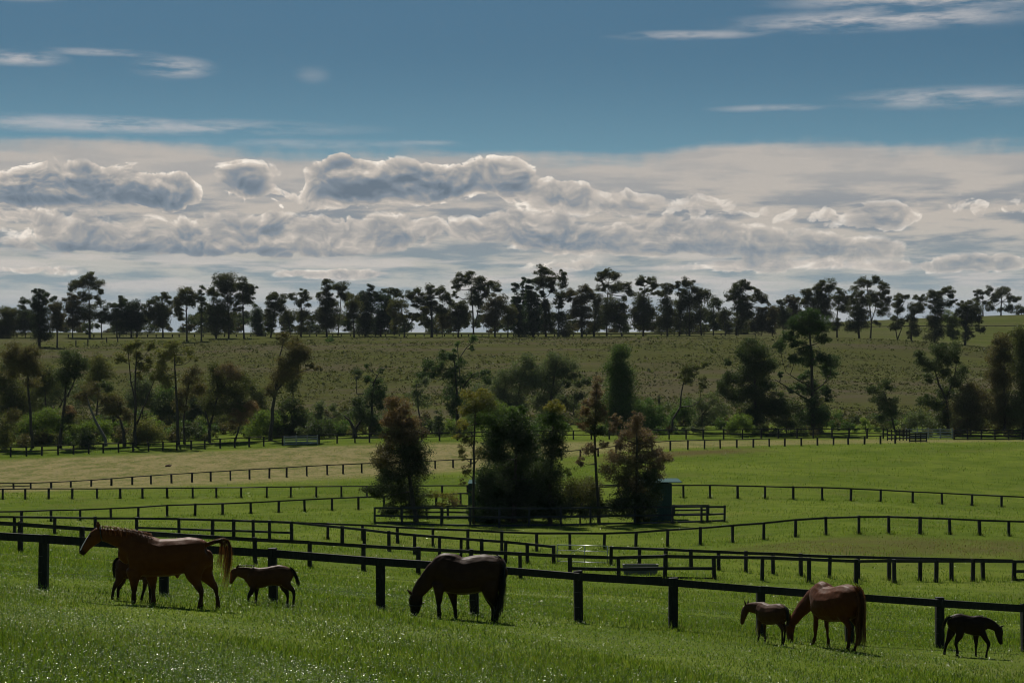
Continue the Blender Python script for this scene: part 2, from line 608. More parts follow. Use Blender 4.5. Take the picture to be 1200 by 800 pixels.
# ------------------------------------------------------------------ fences
def timber(name, c1, c2, rough=.7):
    m, nt, out = new_mat(name)
    bs = N(nt, 'ShaderNodeBsdfPrincipled', Roughness=rough)
    bs.inputs['Specular IOR Level'].default_value = .3
    L(nt, bs.outputs[0], out.inputs[0])
    tcn = N(nt, 'ShaderNodeTexCoord')
    mp = N(nt, 'ShaderNodeMapping')
    mp.inputs['Scale'].default_value = (9, 9, 1.6)
    L(nt, tcn.outputs['Object'], mp.inputs[0])
    n1 = noise(nt, mp.outputs[0], 3.0, 5, .65)
    n2 = noise(nt, tcn.outputs['Object'], 1.1, 3, .6)
    c = mix_col(nt, smooth(nt, n1, .35, .7), c1, c2)
    c = mix_col(nt, mul_f(nt, smooth(nt, n2, .55, .75), .5), c, tuple(min(1, v * 1.9) for v in c2))
    L(nt, c, bs.inputs['Base Color'])
    bp = N(nt, 'ShaderNodeBump', Strength=.4, Distance=.01)
    L(nt, n1, bp.inputs['Height'])
    L(nt, bp.outputs[0], bs.inputs['Normal'])
    return m

M_BLACK = timber('black painted timber', (.010, .010, .010), (.022, .022, .021))
M_GREYT = timber('weathered grey timber', (.24, .245, .25), (.42, .43, .45), .6)
M_PENT = timber('dark blue grey timber', (.018, .022, .026), (.034, .040, .046))
def plain(name, col, rough=.5, metal=0.0, spec=.5, vary=.25, sc=6.0):
    m, nt, out = new_mat(name)
    bs = N(nt, 'ShaderNodeBsdfPrincipled', Roughness=rough, Metallic=metal)
    bs.inputs['Specular IOR Level'].default_value = spec
    L(nt, bs.outputs[0], out.inputs[0])
    tcn = N(nt, 'ShaderNodeTexCoord')
    n1 = noise(nt, tcn.outputs['Object'], sc, 5, .6)
    c = mix_col(nt, n1, tuple(v * (1 - vary) for v in col), tuple(v * (1 + vary) for v in col))
    L(nt, c, bs.inputs['Base Color'])
    return m
M_WIRE = plain('galvanised wire', (.12, .12, .12), .45, .8)
M_PIPE = plain('galvanised pipe', (.42, .44, .45), .35, .7)
M_CONC = plain('weathered concrete', (.16, .155, .15), .8, 0, .3, .3, 9)
M_SHED = plain('dark green steel sheet', (.022, .070, .062), .5, .0, .25)
M_ROOF = plain('blue green steel roof', (.022, .075, .078), .8, .0, .1)

def spline_eval(pts, x):
    """smooth y(x) through a few points"""
    xs = np.array([p[0] for p in pts], float)
    ys = np.array([p[1] for p in pts], float)
    if len(xs) == 2:
        return np.interp(x, xs, ys) if np.ndim(x) else float(np.interp(x, xs, ys))
    r = pchip(xs, ys, np.clip(np.asarray(x, float), xs[0], xs[-1]))
    return r if np.ndim(x) else float(r)

NEAR_POSTS = []
def fence(label, tops, bases, posts, post_w=.20, rails=(1.0,), rail_h=.17, x0=None, x1=None, mat=None,
          dist=None, seg_rails=(), wires=0, hi=1200, lo=20, name='paddock_fence', group='timber paddock fences', post_top=None, thick=.045):
    """tops and bases: traced lines (bearing, row); posts: bearings.
    rails: fractions of the height, each running the whole length; seg_rails: (fraction, from, to)"""
    mat = mat or M_BLACK
    xs0 = posts[0] if x0 is None else x0
    xs1 = posts[-1] if x1 is None else x1
    def stat(px):
        b = spline_eval(bases, px); t = spline_eval(tops, px)
        D = spline_eval(dist, px) if dist else dist_at(px, b, lo, hi)
        return D, (b - t) / F * D
    # stations every ~ half bay so that the rails follow the ground
    grid = sorted(set([xs0, xs1] + list(posts)))
    Ds = np.array([stat(p)[0] for p in grid])
    # smooth the run in plan
    if len(grid) > 4 and not dist:
        co = np.polyfit((np.array(grid) - 600) / 600, 1 / Ds, min(4, len(grid) - 2))
        Ds = 1 / np.polyval(co, (np.array(grid) - 600) / 600)
    info = {}
    for p, D in zip(grid, Ds):
        b = spline_eval(bases, p); t = spline_eval(tops, p)
        g = gpt(p, D)
        top = pt(p, t, D).z
        info[p] = (g, max(.5, top - g.z))
    g0 = info[grid[len(grid) // 2]][0]
    root = empty(name, g0, label, 'fence', group)
    hs = [info[p][1] for p in grid]
    for p in posts:
        g, h = info[p]
        if g.y < 240:
            NEAR_POSTS.append(g)
        mb = MB()
        w = post_w * random.uniform(.9, 1.1)
        lean = Vector((random.uniform(-.035, .035), random.uniform(-.03, .03), 0))
        hh = h * random.uniform(.975, 1.03) if post_top is None else h * post_top
        mb.beam(g + Vector((0, 0, -.12)), g + lean + Vector((0, 0, hh)), w * .8, w, up=Vector((0, 1, 0)), jit=.012)
        mb.build('post', mat, root, g0, bevel=.012)
    def rail(fr, a, b_, nm):
        mb = MB()
        pts_ = [q for q in grid if a <= q <= b_]
        for q in (a, b_):
            if q not in pts_:
                pts_.append(q)
        pts_.sort()
        P3 = []
        for q in pts_:
            if q in info:
                g, h = info[q]
            else:
                D = float(np.interp(q, grid, Ds)); g = gpt(q, D)
                h = max(.5, pt(q, spline_eval(tops, q), D).z - g.z)
            P3.append(g + Vector((0, -post_w * .4 - thick * .55, h * fr - rail_h * .5 + random.uniform(-.02, .02))))
        for i in range(len(P3) - 1):
            d = (P3[i+1] - P3[i]).normalized() * .004
            mb.beam(P3[i] + d, P3[i+1] - d, thick, rail_h * random.uniform(.95, 1.05), jit=.008)
        mb.build(nm, mat, root, g0)
    for k, fr in enumerate(rails):
        rail(fr, xs0, xs1, 'rail')
    for fr, a, b_ in seg_rails:
        rail(fr, a, b_, 'rail')
    for k in range(wires):
        fr = (k + 1) / (wires + 1) * .9
        mb = MB()
        for i in range(len(grid) - 1):
            (ga, ha), (gb, hb) = info[grid[i]], info[grid[i+1]]
            off = Vector((0, -post_w * .45, 0))
            mb.beam(ga + off + Vector((0, 0, ha * fr)), gb + off + Vector((0, 0, hb * fr)), .005, .005)
        mb.build('wire', M_WIRE, root, g0)
    return root, info

# nearest fence
fence('nearest black fence with thick posts, running right behind the grazing mares',
      [(-60, 618), (0, 622.4), (51, 625.7), (200, 635), (320, 643), (446, 653), (600, 663.5), (677, 670), (787, 677.5), (891, 685), (1000, 694), (1100, 701), (1260, 712), (1500, 729)],
      [(-60, 683), (51, 690), (192, 698), (320, 705), (446, 713.5), (556, 721.8), (677, 730.3), (789, 737.7), (891, 746.5), (996, 755), (1100, 759), (1260, 770), (1500, 786)],
      [-90, 51, 192, 320, 446, 556, 678, 789, 891, 996, 1101, 1202, 1300, 1398, 1494], post_w=.27, rail_h=.185, wires=2, thick=.06,
      dist=[(-100, 48.4), (0, 49), (200, 50), (400, 51), (600, 52), (800, 53), (1000, 54), (1200, 55), (1310, 55.5), (1500, 56.5)])
# second fence, with a railed pen in the middle
fence('second black fence, crossing just behind the nearest one with three rails by the trough',
      [(-60, 607), (0, 610.2), (97, 616.7), (200, 623.5), (300, 629.6), (400, 635.6), (490, 640.8), (610, 646.6), (668, 649.3), (725, 651.4), (780, 649.8), (837, 650.4), (893, 651.5), (1000, 655), (1100, 655.6), (1188, 655.6), (1260, 657)],
      [(-60, 643), (24, 647), (96, 651), (299, 661.7), (426, 668.5), (490, 672.3), (610, 677.4), (668, 678.6), (725, 678), (837, 679), (893, 682), (948, 683), (1003, 682.6), (1048, 680), (1097, 681), (1188, 680), (1260, 680)],
      [-50, 24, 96, 165, 234, 299, 363, 426, 490, 552, 610, 668, 725, 779, 837, 893, 948, 1003, 1048, 1097, 1140, 1188, 1240], post_w=.24, rail_h=.16,
      seg_rails=[(.50, 668, 837), (.08, 725, 837), (.52, 1188, 1240), (.08, 1188, 1240)])
# third fence
fence('third black fence, ending in a pipe gate at its middle beyond the bay mare',
      [(-60, 604), (0, 604.4), (160, 606), (250, 607.5), (345, 611), (400, 616.3), (454, 622), (515, 627.5), (600, 633.8), (650, 638.5)],
      [(-60, 622), (17, 622.4), (64, 625), (112, 626), (160, 627), (210, 628), (275, 628.5), (342, 630), (400, 638), (456, 645), (486, 647.6), (515, 650), (540, 651.5), (592, 655.5), (650, 657)],
      [-40, 17, 64, 112, 160, 210, 249, 274, 297, 316, 342, 401, 427, 456, 486, 515, 540, 565, 592, 618, 649], post_w=.25, rail_h=.15,
      seg_rails=[(.50, 160, 342), (.10, 160, 342)], dist=[(-60, 163), (64, 156), (210, 147), (342, 140), (400, 134), (456, 129), (486, 127.5), (540, 125.5), (592, 124.5), (649, 124)])
fence('black fence running from the pipe gate behind the trough to the right edge',
      [(716, 640), (810, 643), (906, 647), (1006, 651), (1115, 653.5), (1186, 655)],
      [(716, 660), (810, 668), (906, 673), (1006, 676.5), (1115, 678), (1186, 678)],
      [716, 749, 780, 810, 842, 874, 906, 938.5, 972, 1006, 1042, 1078, 1115, 1152], x1=1186, post_w=.24, rail_h=.15,
      dist=[(716, 121), (810, 116), (906, 115), (1006, 115.5), (1115, 118), (1186, 121.3)])
fence('black fence below the island of trees, bending uphill behind the brown patch',
      [(342, 611), (400, 613), (466, 616.3), (548, 620), (629, 623.4), (708, 623.7), (782, 619.6), (858, 614.5), (932, 608), (970, 605), (1006, 603.9), (1041, 604.2), (1113, 606.5), (1182, 609.5), (1260, 612)],
      [(342, 630), (466, 637), (548, 642.6), (629, 645.5), (668, 645.3), (708, 645), (745, 641.5), (782, 640.5), (820, 639.2), (859, 635.8), (895, 632.4), (932, 629), (968, 626.8), (1006, 624.8), (1041, 624.6), (1078, 625), (1113, 626.4), (1182, 628), (1260, 630)],
      [384, 425, 466, 507, 548, 588, 629, 668, 708, 745, 782, 820.5, 858.5, 895, 932, 968, 1006.5, 1041.5, 1078, 1113, 1148, 1182, 1218], x0=345, post_w=.24, rail_h=.13)
fence('long black fence passing behind the island trees and green shelter across the field',
      [(-60, 600), (0, 598.7), (60, 597), (126, 595), (200, 591), (310, 587), (400, 582.5), (540, 577.3), (660, 571.5), (785, 567.4), (832, 567.6), (896, 569), (997, 571.3), (1070, 575), (1139, 578.5), (1200, 581.4), (1260, 584)],
      [(-60, 614), (25, 613), (60, 612), (94, 610.5), (130, 609), (196, 605.3), (261, 603), (327, 601), (420, 596.5), (540, 592), (660, 587), (801, 582.5), (865, 583.4), (930, 584.3), (997, 586.5), (1070, 589.7), (1104, 591), (1139, 593), (1173, 595), (1260, 600)],
      [-40, -8, 25, 60, 94, 130, 162, 196, 228.5, 261, 294, 326.5, 357, 389, 420, 450, 480, 511, 540, 572, 604, 636, 668, 702, 736, 768, 801, 832, 864.5, 896.5, 929.5, 963.5, 997, 1032, 1069.5, 1104, 1139, 1173.5, 1207], post_w=.26, rail_h=.13,
      dist=[(-60, 192), (0, 195), (200, 203), (400, 208), (600, 209), (800, 210), (1000, 208), (1200, 212), (1260, 213)])
fence('level black fence across the left pasture, higher up than the long one',
      [(-60, 572), (0, 572), (200, 571), (400, 569), (540, 568), (785, 567.5)],
      [(-60, 585.5), (0, 585), (200, 584.2), (400, 583), (540, 582.2), (785, 582.4)],
      [-25, 3, 29.6, 57, 84.6, 113.6, 141, 167, 196, 226, 253.7, 282.5, 312.5, 340.7, 370.5, 400, 430, 460, 489, 518, 548, 577, 606, 636, 665, 695, 725], x1=770, post_w=.26, rail_h=.12,
      dist=[(-60, 232), (400, 234), (540, 230), (785, 213)])
fence('black fence along the lower edge of the straw coloured strip of grass',
      [(-60, 566), (37, 565), (200, 555), (292, 549.5), (402, 543.4), (551, 537), (680, 526.5), (785, 516), (863, 514.2), (1000, 511), (1049, 509.5)],
      [(-60, 577), (60, 571.7), (107, 571), (201, 566), (292, 560.5), (402, 555), (424, 553.7), (551, 548), (680, 537.5), (785, 526.8), (844, 524.4), (920, 522), (1000, 520), (1049, 518.4)],
      [-8, 16, 36, 60, 83, 107, 130.6, 155, 177, 201, 225, 247, 270, 292.5, 315.6, 335.8, 359.5, 383.4, 402, 424, 446, 468, 489, 510, 531, 551.6, 573, 594, 616, 637, 658, 680, 701, 722, 743, 764, 785.5, 806, 825.5, 844, 863.4, 882.7, 901.5, 919.7, 939, 958, 976.7, 994, 1013, 1031.7, 1049],
      x0=-60, post_w=.28, rail_h=.12, seg_rails=[(.55, -60, 36)],
      dist=[(-60, 271), (0, 272), (200, 278), (400, 285), (600, 290), (800, 296), (1000, 306), (1049, 307)])
fence('dark fence at the foot of the creek trees beyond the straw strip',
      [(-60, 525), (12, 523.5), (104, 520), (191, 517), (300, 511.5), (420, 507.8), (540, 506), (660, 504), (800, 503), (1000, 501.7), (1040, 501.6)],
      [(-60, 537), (12, 535), (104, 531), (191, 527.5), (300, 521.5), (420, 518.5), (540, 516.5), (660, 515), (800, 514), (1000, 513), (1040, 513)],
      [-30, -9, 12.5, 31, 49, 68, 86, 104, 121, 139, 156, 174, 191, 207, 224, 240, 258, 275, 292, 309, 331, 374, 395, 416, 433, 452, 473, 494, 515, 536, 553, 574, 595, 616, 637, 651, 672, 693, 714, 735, 755, 784, 804, 824, 848, 870, 892, 912, 934, 953, 975, 995, 1016, 1035],
      post_w=.28, rail_h=.14, rails=(1.0, .55), x1=1040,
      dist=[(-60, 315), (0, 316), (200, 318), (400, 320), (600, 322), (800, 326), (1000, 330), (1040, 329)])
fence('dark close railed fence under the big trees by the stockyard at the far right',
      [(1118, 503.5), (1160, 503), (1200, 503.2), (1260, 503)],
      [(1118, 516), (1160, 515.5), (1200, 514.8), (1260, 514)],
      [1118, 1134, 1150, 1166, 1182, 1198, 1214, 1230], rails=(1.0, .72, .44, .16), post_w=.25, rail_h=.17,
      dist=[(1118, 324), (1260, 322)])
fence('low fence on the ridge line under the skyline trees',
      [(-60, 391.5), (200, 391.4), (400, 391), (700, 391), (900, 390.5)],
      [(-60, 396), (200, 395.6), (400, 395.2), (700, 395), (900, 394)],
      [-20, 0, 20, 50, 80, 110, 140, 160, 173, 183, 191, 202, 210, 228, 238, 252, 263, 277, 294, 311, 324, 338, 352, 363, 371, 390, 400, 411, 421, 430, 440, 452, 468, 478, 487, 497, 512, 521, 531, 541, 549, 565, 573, 587, 602, 614, 631, 650, 660, 672, 687, 702, 716, 730, 745, 757, 775, 790, 805, 825, 845, 865, 885],
      post_w=.4, rail_h=.22, name='ridge_fence', dist=[(-60, 705), (900, 705)])
fence('faint fence on the far green slope at the far right of the skyline trees',
      [(1000, 383.5), (1200, 382.5), (1260, 382)], [(1000, 387.5), (1200, 387), (1260, 386.5)],
      [1010, 1031, 1040, 1060, 1090, 1110, 1130, 1156, 1167, 1178, 1189, 1205, 1225, 1245], post_w=.4, rail_h=.25, name='ridge_fence', dist=[(1000, 850), (1260, 840)])
# three rail pen round the island of trees
pen_t = [(437, 593.6), (600, 594), (790, 592.5), (850, 592.2)]
pen_b = [(437, 612.7), (600, 612.6), (790, 612), (850, 611.6)]
DPEN = 173.0
for lab, tt, bb, ps, dd in [
    ('front rails of the blue grey pen round the island of trees', pen_t, pen_b,
     [439, 471, 517, 551, 585, 620, 657, 692, 744, 788, 822, 829, 849], [(430, DPEN), (860, DPEN + 1)]),
    ('rear rails of the pen, half hidden behind the island of trees', [(437, 592), (525, 591.5), (850, 591)], [(437, 608), (525, 607), (850, 606)],
     [470, 500, 525, 552, 590, 630, 670, 710, 750, 790, 830], [(430, DPEN + 12), (860, DPEN + 13)]),
]:
    fence(lab, tt, bb, ps, rails=(1.0, .55, .14), rail_h=.15, post_w=.22, mat=M_PENT, dist=dd, name='pen_fence', group='pen rails', hi=400)
# ------------------------------------------------------------------ trees
def leaf_mat(name, trans=.30, rough=.6, spec=.14):
    m, nt, out = new_mat(name)
    at = N(nt, 'ShaderNodeAttribute', attribute_name='tint')
    bs = N(nt, 'ShaderNodeBsdfPrincipled', Roughness=rough)
    bs.inputs['Specular IOR Level'].default_value = spec
    L(nt, at.outputs['Color'], bs.inputs['Base Color'])
    tr = N(nt, 'ShaderNodeBsdfTranslucent')
    L(nt, mix_col(nt, 1.0, at.outputs['Color'], (1.5, 1.6, .8), 'MULTIPLY'), tr.inputs[0])
    mx = nt.nodes.new('ShaderNodeMixShader')
    mx.inputs[0].default_value = trans
    L(nt, bs.outputs[0], mx.inputs[1]); L(nt, tr.outputs[0], mx.inputs[2])
    L(nt, mx.outputs[0], out.inputs[0])
    return m
M_LEAF = leaf_mat('tree foliage', .30)
M_LEAFB = leaf_mat('fresh foliage', .40)
def bark(name, c1, c2):
    m, nt, out = new_mat(name)
    bs = N(nt, 'ShaderNodeBsdfPrincipled', Roughness=.85)
    L(nt, bs.outputs[0], out.inputs[0])
    tcn = N(nt, 'ShaderNodeTexCoord')
    mp = N(nt, 'ShaderNodeMapping')
    mp.inputs['Scale'].default_value = (2.5, 2.5, .5)
    L(nt, tcn.outputs['Object'], mp.inputs[0])
    n1 = noise(nt, mp.outputs[0], 2.5, 6, .7)
    L(nt, mix_col(nt, smooth(nt, n1, .35, .68), c1, c2), bs.inputs['Base Color'])
    bp = N(nt, 'ShaderNodeBump', Strength=.6, Distance=.05)
    L(nt, n1, bp.inputs['Height'])
    L(nt, bp.outputs[0], bs.inputs['Normal'])
    return m
M_BARK = bark('dark bark', (.030, .025, .020), (.075, .062, .050))
M_PALE = bark('pale gum bark', (.12, .11, .10), (.26, .245, .225))

TINTS = {   # leaf base colours
    'euc': (.056, .062, .026), 'dark': (.030, .042, .018), 'brown': (.066, .058, .030), 'olive': (.075, .076, .028), 'grey': (.060, .074, .042),
    'fresh': (.105, .150, .036), 'lime': (.10, .13, .035), 'green': (.045, .075, .022), 'red': (.080, .060, .042), 'rust': (.125, .082, .055), 'plum': (.118, .084, .066),
    'yellow': (.150, .135, .036), 'pine': (.026, .044, .018), 'soft': (.040, .062, .020),
}

def leaves(centres, s, leaf, cover, droop=.3, shape=.5, gap=.38, depth_k=.9, lift=1.0):
    """centres: list of (x, y, z, rx, ry, tint) in metres -> arrays of leaf quads spread through the volumes"""
    Cs, Ls, Ts = [], [], []
    for (x, y, z, rx, rz, tint) in centres:
        lm = leaf * s
        n = max(20, int(1.25 * cover * math.pi * rx * rz / (lm * lm * shape * .25)))
        K = max(6, int(rx * rz / (s * s) / 4.5))
        ry = (rx + rz) * .5 * depth_k
        d = rng.normal(size=(K, 3)); d /= np.linalg.norm(d, axis=1)[:, None]
        rr = rng.uniform(0, 1, K) ** (1 / 2.2) * .92
        c = d * rr[:, None] * np.array([rx, ry, rz])
        c[:, 2] = np.where(c[:, 2] < 0, c[:, 2] * .85, c[:, 2])
        br = (gap * min(rx, rz) + .9 * s) * rng.uniform(.6, 1.3, K)
        which = rng.integers(0, K, n)
        e = rng.normal(size=(n, 3)); e /= np.linalg.norm(e, axis=1)[:, None]
        p = c[which] + e * (br[which] * rng.uniform(.1, 1.25, n) ** .6)[:, None] * np.array([1.15, 1.15, .75])
        Cs.append(p + np.array([x, y, z]))
        Ls.append(np.full(n, lm) * rng.uniform(.6, 1.35, n))
        col = np.array(TINTS[tint])[None, :] * lift * rng.uniform(.72, 1.3, (n, 1)) * rng.uniform(.9, 1.12, (n, 3))
        # each spray of leaves has its own age and colour
        col *= rng.uniform(.75, 1.3, K)[which][:, None]
        Ts.append(col)
    P = np.concatenate(Cs); Lm = np.concatenate(Ls); T = np.concatenate(Ts)
    n = len(P)
    a = rng.normal(size=(n, 3)); a[:, 2] -= droop * 2
    a /= np.linalg.norm(a, axis=1)[:, None]
    b = np.cross(a, rng.normal(size=(n, 3))); b /= np.linalg.norm(b, axis=1)[:, None] + 1e-9
    h = a * (Lm * .5)[:, None]; w = b * (Lm * .5 * shape)[:, None]
    V = np.stack([P - h, P + w, P + h, P - w], 1).reshape(-1, 3)
    return V, np.repeat(T, 4, axis=0)

def crown_mesh(name, centres, s, leaf, cover, mat, parent, origin, **kw):
    V, T = leaves(centres, s, leaf, cover, **kw)
    V = V - np.array(origin)
    n = len(V) // 4
    return np_mesh(name, V, np.arange(4 * n), np.arange(n) * 4, np.full(n, 4), mat, parent, cols=T)

def tree(label, bx, D, clumps, trunks=None, tint='euc', leaf=1.6, cover=1.9, name='gum_tree', cat='tree', group=None, mat=None, bmat=None,
         limbs=True, droop=.3, gap=.38, deep=.35, w=None, shape=.5, fat=1.17, tall=1.0, lift=1.0):
    s = D / F
    g = gpt(bx, D)
    root = empty(name, g, label, cat, group)
    cx = [c[0] for c in clumps]
    half = (max(c[0] + c[2] for c in clumps) - min(c[0] - c[2] for c in clumps)) * .5 * s
    low = max(c[1] + c[3] for c in clumps); topy = min(c[1] - c[3] for c in clumps)
    cen = []
    for c in clumps:
        tn = c[4] if len(c) > 4 else tint
        dd = random.uniform(-1, 1) * deep * half
        p = pt(c[0], c[1], D)
        cen.append((p.x, p.y + dd, p.z, c[2] * s * fat, c[3] * s * fat * tall, tn))
    crown_mesh('crown', cen, s, leaf, cover, mat or M_LEAF, root, g, droop=droop, gap=gap, shape=shape, lift=1.0 if mat else lift)
    bt = MB()
    gp_y = YH - F * g.z / D
    w0 = w or max(1.0, (gp_y - topy) * .028)
    if trunks is None:
        mx = sum(cx) / len(cx)
        my = topy + (gp_y - topy) * .35
        trunks = [[(bx, gp_y, w0), (bx * .6 + mx * .4, (gp_y + my) / 2, w0 * .75), (mx, my, w0 * .4)]]
    joints = []
    for tr in trunks:
        pts_, rad = [], []
        off = random.uniform(-.1, .1) * half
        for i, q in enumerate(tr):
            p = pt(q[0], q[1], D)
            if i == 0 and tr is trunks[0]:
                p = Vector((p.x, D, g.z - .25))
            p = p + Vector((0, off * min(1, i), 0))
            pts_.append(p); rad.append(max(.3, q[2] * .5) * s)
        # a few in-between points so the stem is not ruler straight
        P2, R2 = [pts_[0]], [rad[0] * 1.25]
        for i in range(len(pts_) - 1):
            for t in (.33, .67, 1.0):
                j = rad[i] * .35 if t < 1 else 0
                P2.append(pts_[i].lerp(pts_[i+1], t) + Vector((random.uniform(-j, j), random.uniform(-j, j), 0)))
                R2.append(rad[i] * (1 - t) + rad[i+1] * t)
        bt.tube(P2, R2, 7)
        joints += list(zip(P2[2:], R2[2:]))
    if limbs:
        for (x, y, z, rx, rz, tn) in cen:
            c = Vector((x, y, z))
            J = [(j, r) for j, r in joints if j.z < z + .2 * rz] or joints
            j, r = min(J, key=lambda t: (t[0] - c).length + .4 * abs(t[0].x - c.x))
            if (c - j).length < .6 * rz:
                continue
            mid = j.lerp(c, .55) + Vector((0, 0, -.12 * (c - j).length))
            bt.tube([j, mid, c], [min(r, .55 * s * 2) * .8, .42 * s, .2 * s], 5)
    bt.build('trunk', bmat or M_BARK, root, g, sm=True)
    return root

RD = 700.0
G_R = 'gum trees along the skyline ridge'
def ridge(label, bx, clumps, trunks=None, D=RD, **kw):
    kw.setdefault('cover', 1.75)
    kw.setdefault('leaf', 1.45)
    kw.setdefault('gap', .36)
    kw.setdefault('fat', 1.36)
    kw.setdefault('tall', 1.08)
    return tree(label, bx, D, clumps, trunks, group=G_R, **kw)
def stem(*q):
    return [list(q)]

ridge('bushy olive tree at the extreme left end of the skyline row', 10, [(6, 370, 9, 8), (13, 366, 7, 5), (10, 383, 10, 10), (2, 388, 8, 8)], tint='olive')
ridge('round dark bush tree between the olive end tree and the ragged tall one', 30, [(29, 370, 8, 8), (31, 382, 9, 10)], tint='dark')
ridge('ragged tall tree with bare twiggy top sprigs above the dirt track', 46, [(31, 354, 5, 4), (27, 360, 4, 2.5), (41, 342, 2.5, 4), (49, 339.5, 3, 2), (46, 347, 6, 5), (42, 355, 5, 6), (55, 351, 4, 6), (61, 350, 3, 4), (50, 362, 9, 8), (46, 375, 10, 12), (50, 390, 9, 10)],
      stem((46, 408, 3), (46, 375, 2.2), (45, 343, 1)), D=640, tint='dark')
ridge('thin stemmed tree beside the dirt track, its bare trunk standing in front', 67, [(67, 358, 7, 6), (62, 362, 4, 5), (68, 372, 8, 9), (66, 381, 6, 6)], stem((67, 410, 2), (67, 385, 1.6), (67, 358, 1)), D=632, tint='brown')
ridge('rounded brown topped tree tucked under the tall umbrella gum', 85, [(84, 350, 9, 5), (85, 360, 9, 8), (85, 375, 8, 10)], tint='brown')
ridge('tallest umbrella gum near the left end with an open layered crown', 105, [(89, 333, 7, 5), (85, 339, 4, 3), (95, 329, 4, 4), (105, 325, 7, 5), (103, 333, 8, 6), (116, 335, 5, 5), (119, 343, 3, 5), (97, 344, 4, 3), (105, 350, 9, 4), (115, 354, 6, 4), (104, 366, 9, 10), (96, 372, 6, 7)],
      stem((105, 398, 2.4), (105, 366, 1.8), (104, 338, 1)), cover=1.6)
ridge('small loose tree just beyond the tall umbrella gum', 119, [(119, 366, 5, 5), (124, 362, 4, 3), (120, 372, 4, 5)], stem((119, 396, 1.4), (119, 368, .8)), cover=1.3)
ridge('spreading grey green tree with a wispy flat shoulder', 137, [(133, 357, 6, 3), (140, 357, 5, 4), (145, 352, 6, 4), (137, 368, 9, 8), (138, 382, 9, 8), (127, 372, 6, 6)], tint='grey')
ridge('dense twin domed dark tree with two short trunks', 155, [(152, 362, 8, 9), (162, 364, 6, 9), (155, 378, 9, 12), (165, 378, 6, 10), (149, 376, 6, 10)], [[(154, 397, 2), (154, 375, 1.4)], [(161, 397, 1.6), (161, 375, 1)]], tint='dark')
ridge('open crowned tree with a little dark cap, fourth of the mid left group', 191, [(191, 348, 7, 4), (180, 353, 5, 4), (185, 362, 10, 8), (186, 376, 9, 10), (202, 354, 5, 4), (197, 364, 4, 5), (174, 368, 5, 9)], stem((191, 397, 1.8), (190, 350, 1)))
ridge('slim gum with a long clean trunk standing forward of the row', 219, [(217, 344, 8, 6), (226, 350, 5, 8), (208, 358, 5, 8), (213, 352, 6, 5), (209, 369, 5, 6), (222, 356, 6, 4)], stem((219, 402, 2), (219, 375, 1.6), (218, 343, 1)), D=655, tint='olive')
ridge('narrow pointed grey tree with a feathery tip', 236, [(236, 341, 3, 6), (234, 348, 5, 5), (237, 356, 5, 6), (236, 370, 5, 12)], stem((236, 402, 1.7), (236, 370, 1.3), (236, 342, .7)), D=655, tint='grey', cover=1.3)
ridge('big full crowned gum, the bulkiest of the left half of the ridge', 262, [(247, 343, 5, 6), (258, 332, 8, 7), (268, 330, 8, 8), (264, 340, 10, 6), (253, 346, 5, 4), (270, 350, 5, 5), (258, 362, 12, 10), (253, 378, 12, 12), (268, 378, 8, 10), (245, 368, 6, 8)],
      [[(268, 400, 2), (268, 365, 1.6), (266, 340, 1)], [(253, 400, 1.8), (255, 365, 1.3)]], D=680)
ridge('gum with a drooping lopsided crown next to the bulkiest one', 286, [(282, 333, 6, 6), (287, 338, 7, 6), (297, 338, 4, 6), (284, 350, 8, 7), (292, 352, 5, 5), (278, 360, 6, 4), (290, 345, 6, 5)], stem((286, 399, 2), (285, 365, 1.6), (284, 342, 1)), D=675)
ridge('squat blue green bush tree beside the bright sky gap', 302, [(300, 368, 5, 9), (302, 376, 7, 11), (304, 386, 7, 8)], tint='soft', D=720)
ridge('loose many stemmed tree beginning the low flat topped pair', 320, [(316, 350, 5, 6), (323, 347, 5, 5), (330, 352, 6, 5), (326, 360, 8, 7), (318, 366, 6, 8), (316, 382, 5, 8), (336, 370, 8, 7)], [[(317, 397, 1.8), (322, 370, 1.4), (323, 350, .8)], [(341, 396, 1.5), (338, 372, 1)]], D=690)
ridge('tree with an arched airy crown ending the low flat topped pair', 353, [(340, 348, 7, 4), (353, 344, 6, 4), (358, 350, 5, 5), (361, 357, 3, 3), (352, 355, 5, 4), (354, 368, 6, 5), (357, 374, 8, 5), (353, 386, 7, 6)], stem((353, 395, 1.6), (353, 370, 1.2), (353, 346, .8)), cover=1.5)
ridge('tall dark tree with a triangular head and dense skirt', 383, [(384, 333, 6, 5), (374, 345, 4, 3), (384, 342, 6, 5), (384, 352, 8, 6), (386, 362, 10, 8), (378, 372, 8, 12), (388, 378, 10, 10)], stem((383, 397, 2.2), (382, 360, 1.6), (383, 336, .9)))
ridge('fluffy topped gum on a thin bare stem behind the triangular headed one', 398, [(394, 338, 5, 5), (402, 339, 6, 6), (405, 346, 6, 5), (399, 348, 6, 4)], stem((396, 395, 1.5), (398, 370, 1.2), (400, 345, .8)), D=715)
ridge('broad olive tree with a low rounded head', 415, [(412, 354, 8, 6), (416, 362, 8, 8), (410, 370, 7, 5), (408, 382, 6, 6, 'dark')], stem((415, 397, 2), (414, 365, 1.2)), tint='olive', D=685)
ridge('dark dense tree with a small knob on top', 428, [(427, 349, 9, 7), (433, 340, 4, 5), (439, 345, 4, 4), (430, 362, 10, 12), (428, 380, 10, 12)], tint='dark')
ridge('dark columnar tree standing as a solid block', 448, [(447, 350, 6, 9), (454, 352, 5, 7), (448, 370, 8, 14), (446, 384, 7, 10), (455, 372, 6, 16)], stem((446, 397, 2), (447, 360, 1.2)), tint='pine')
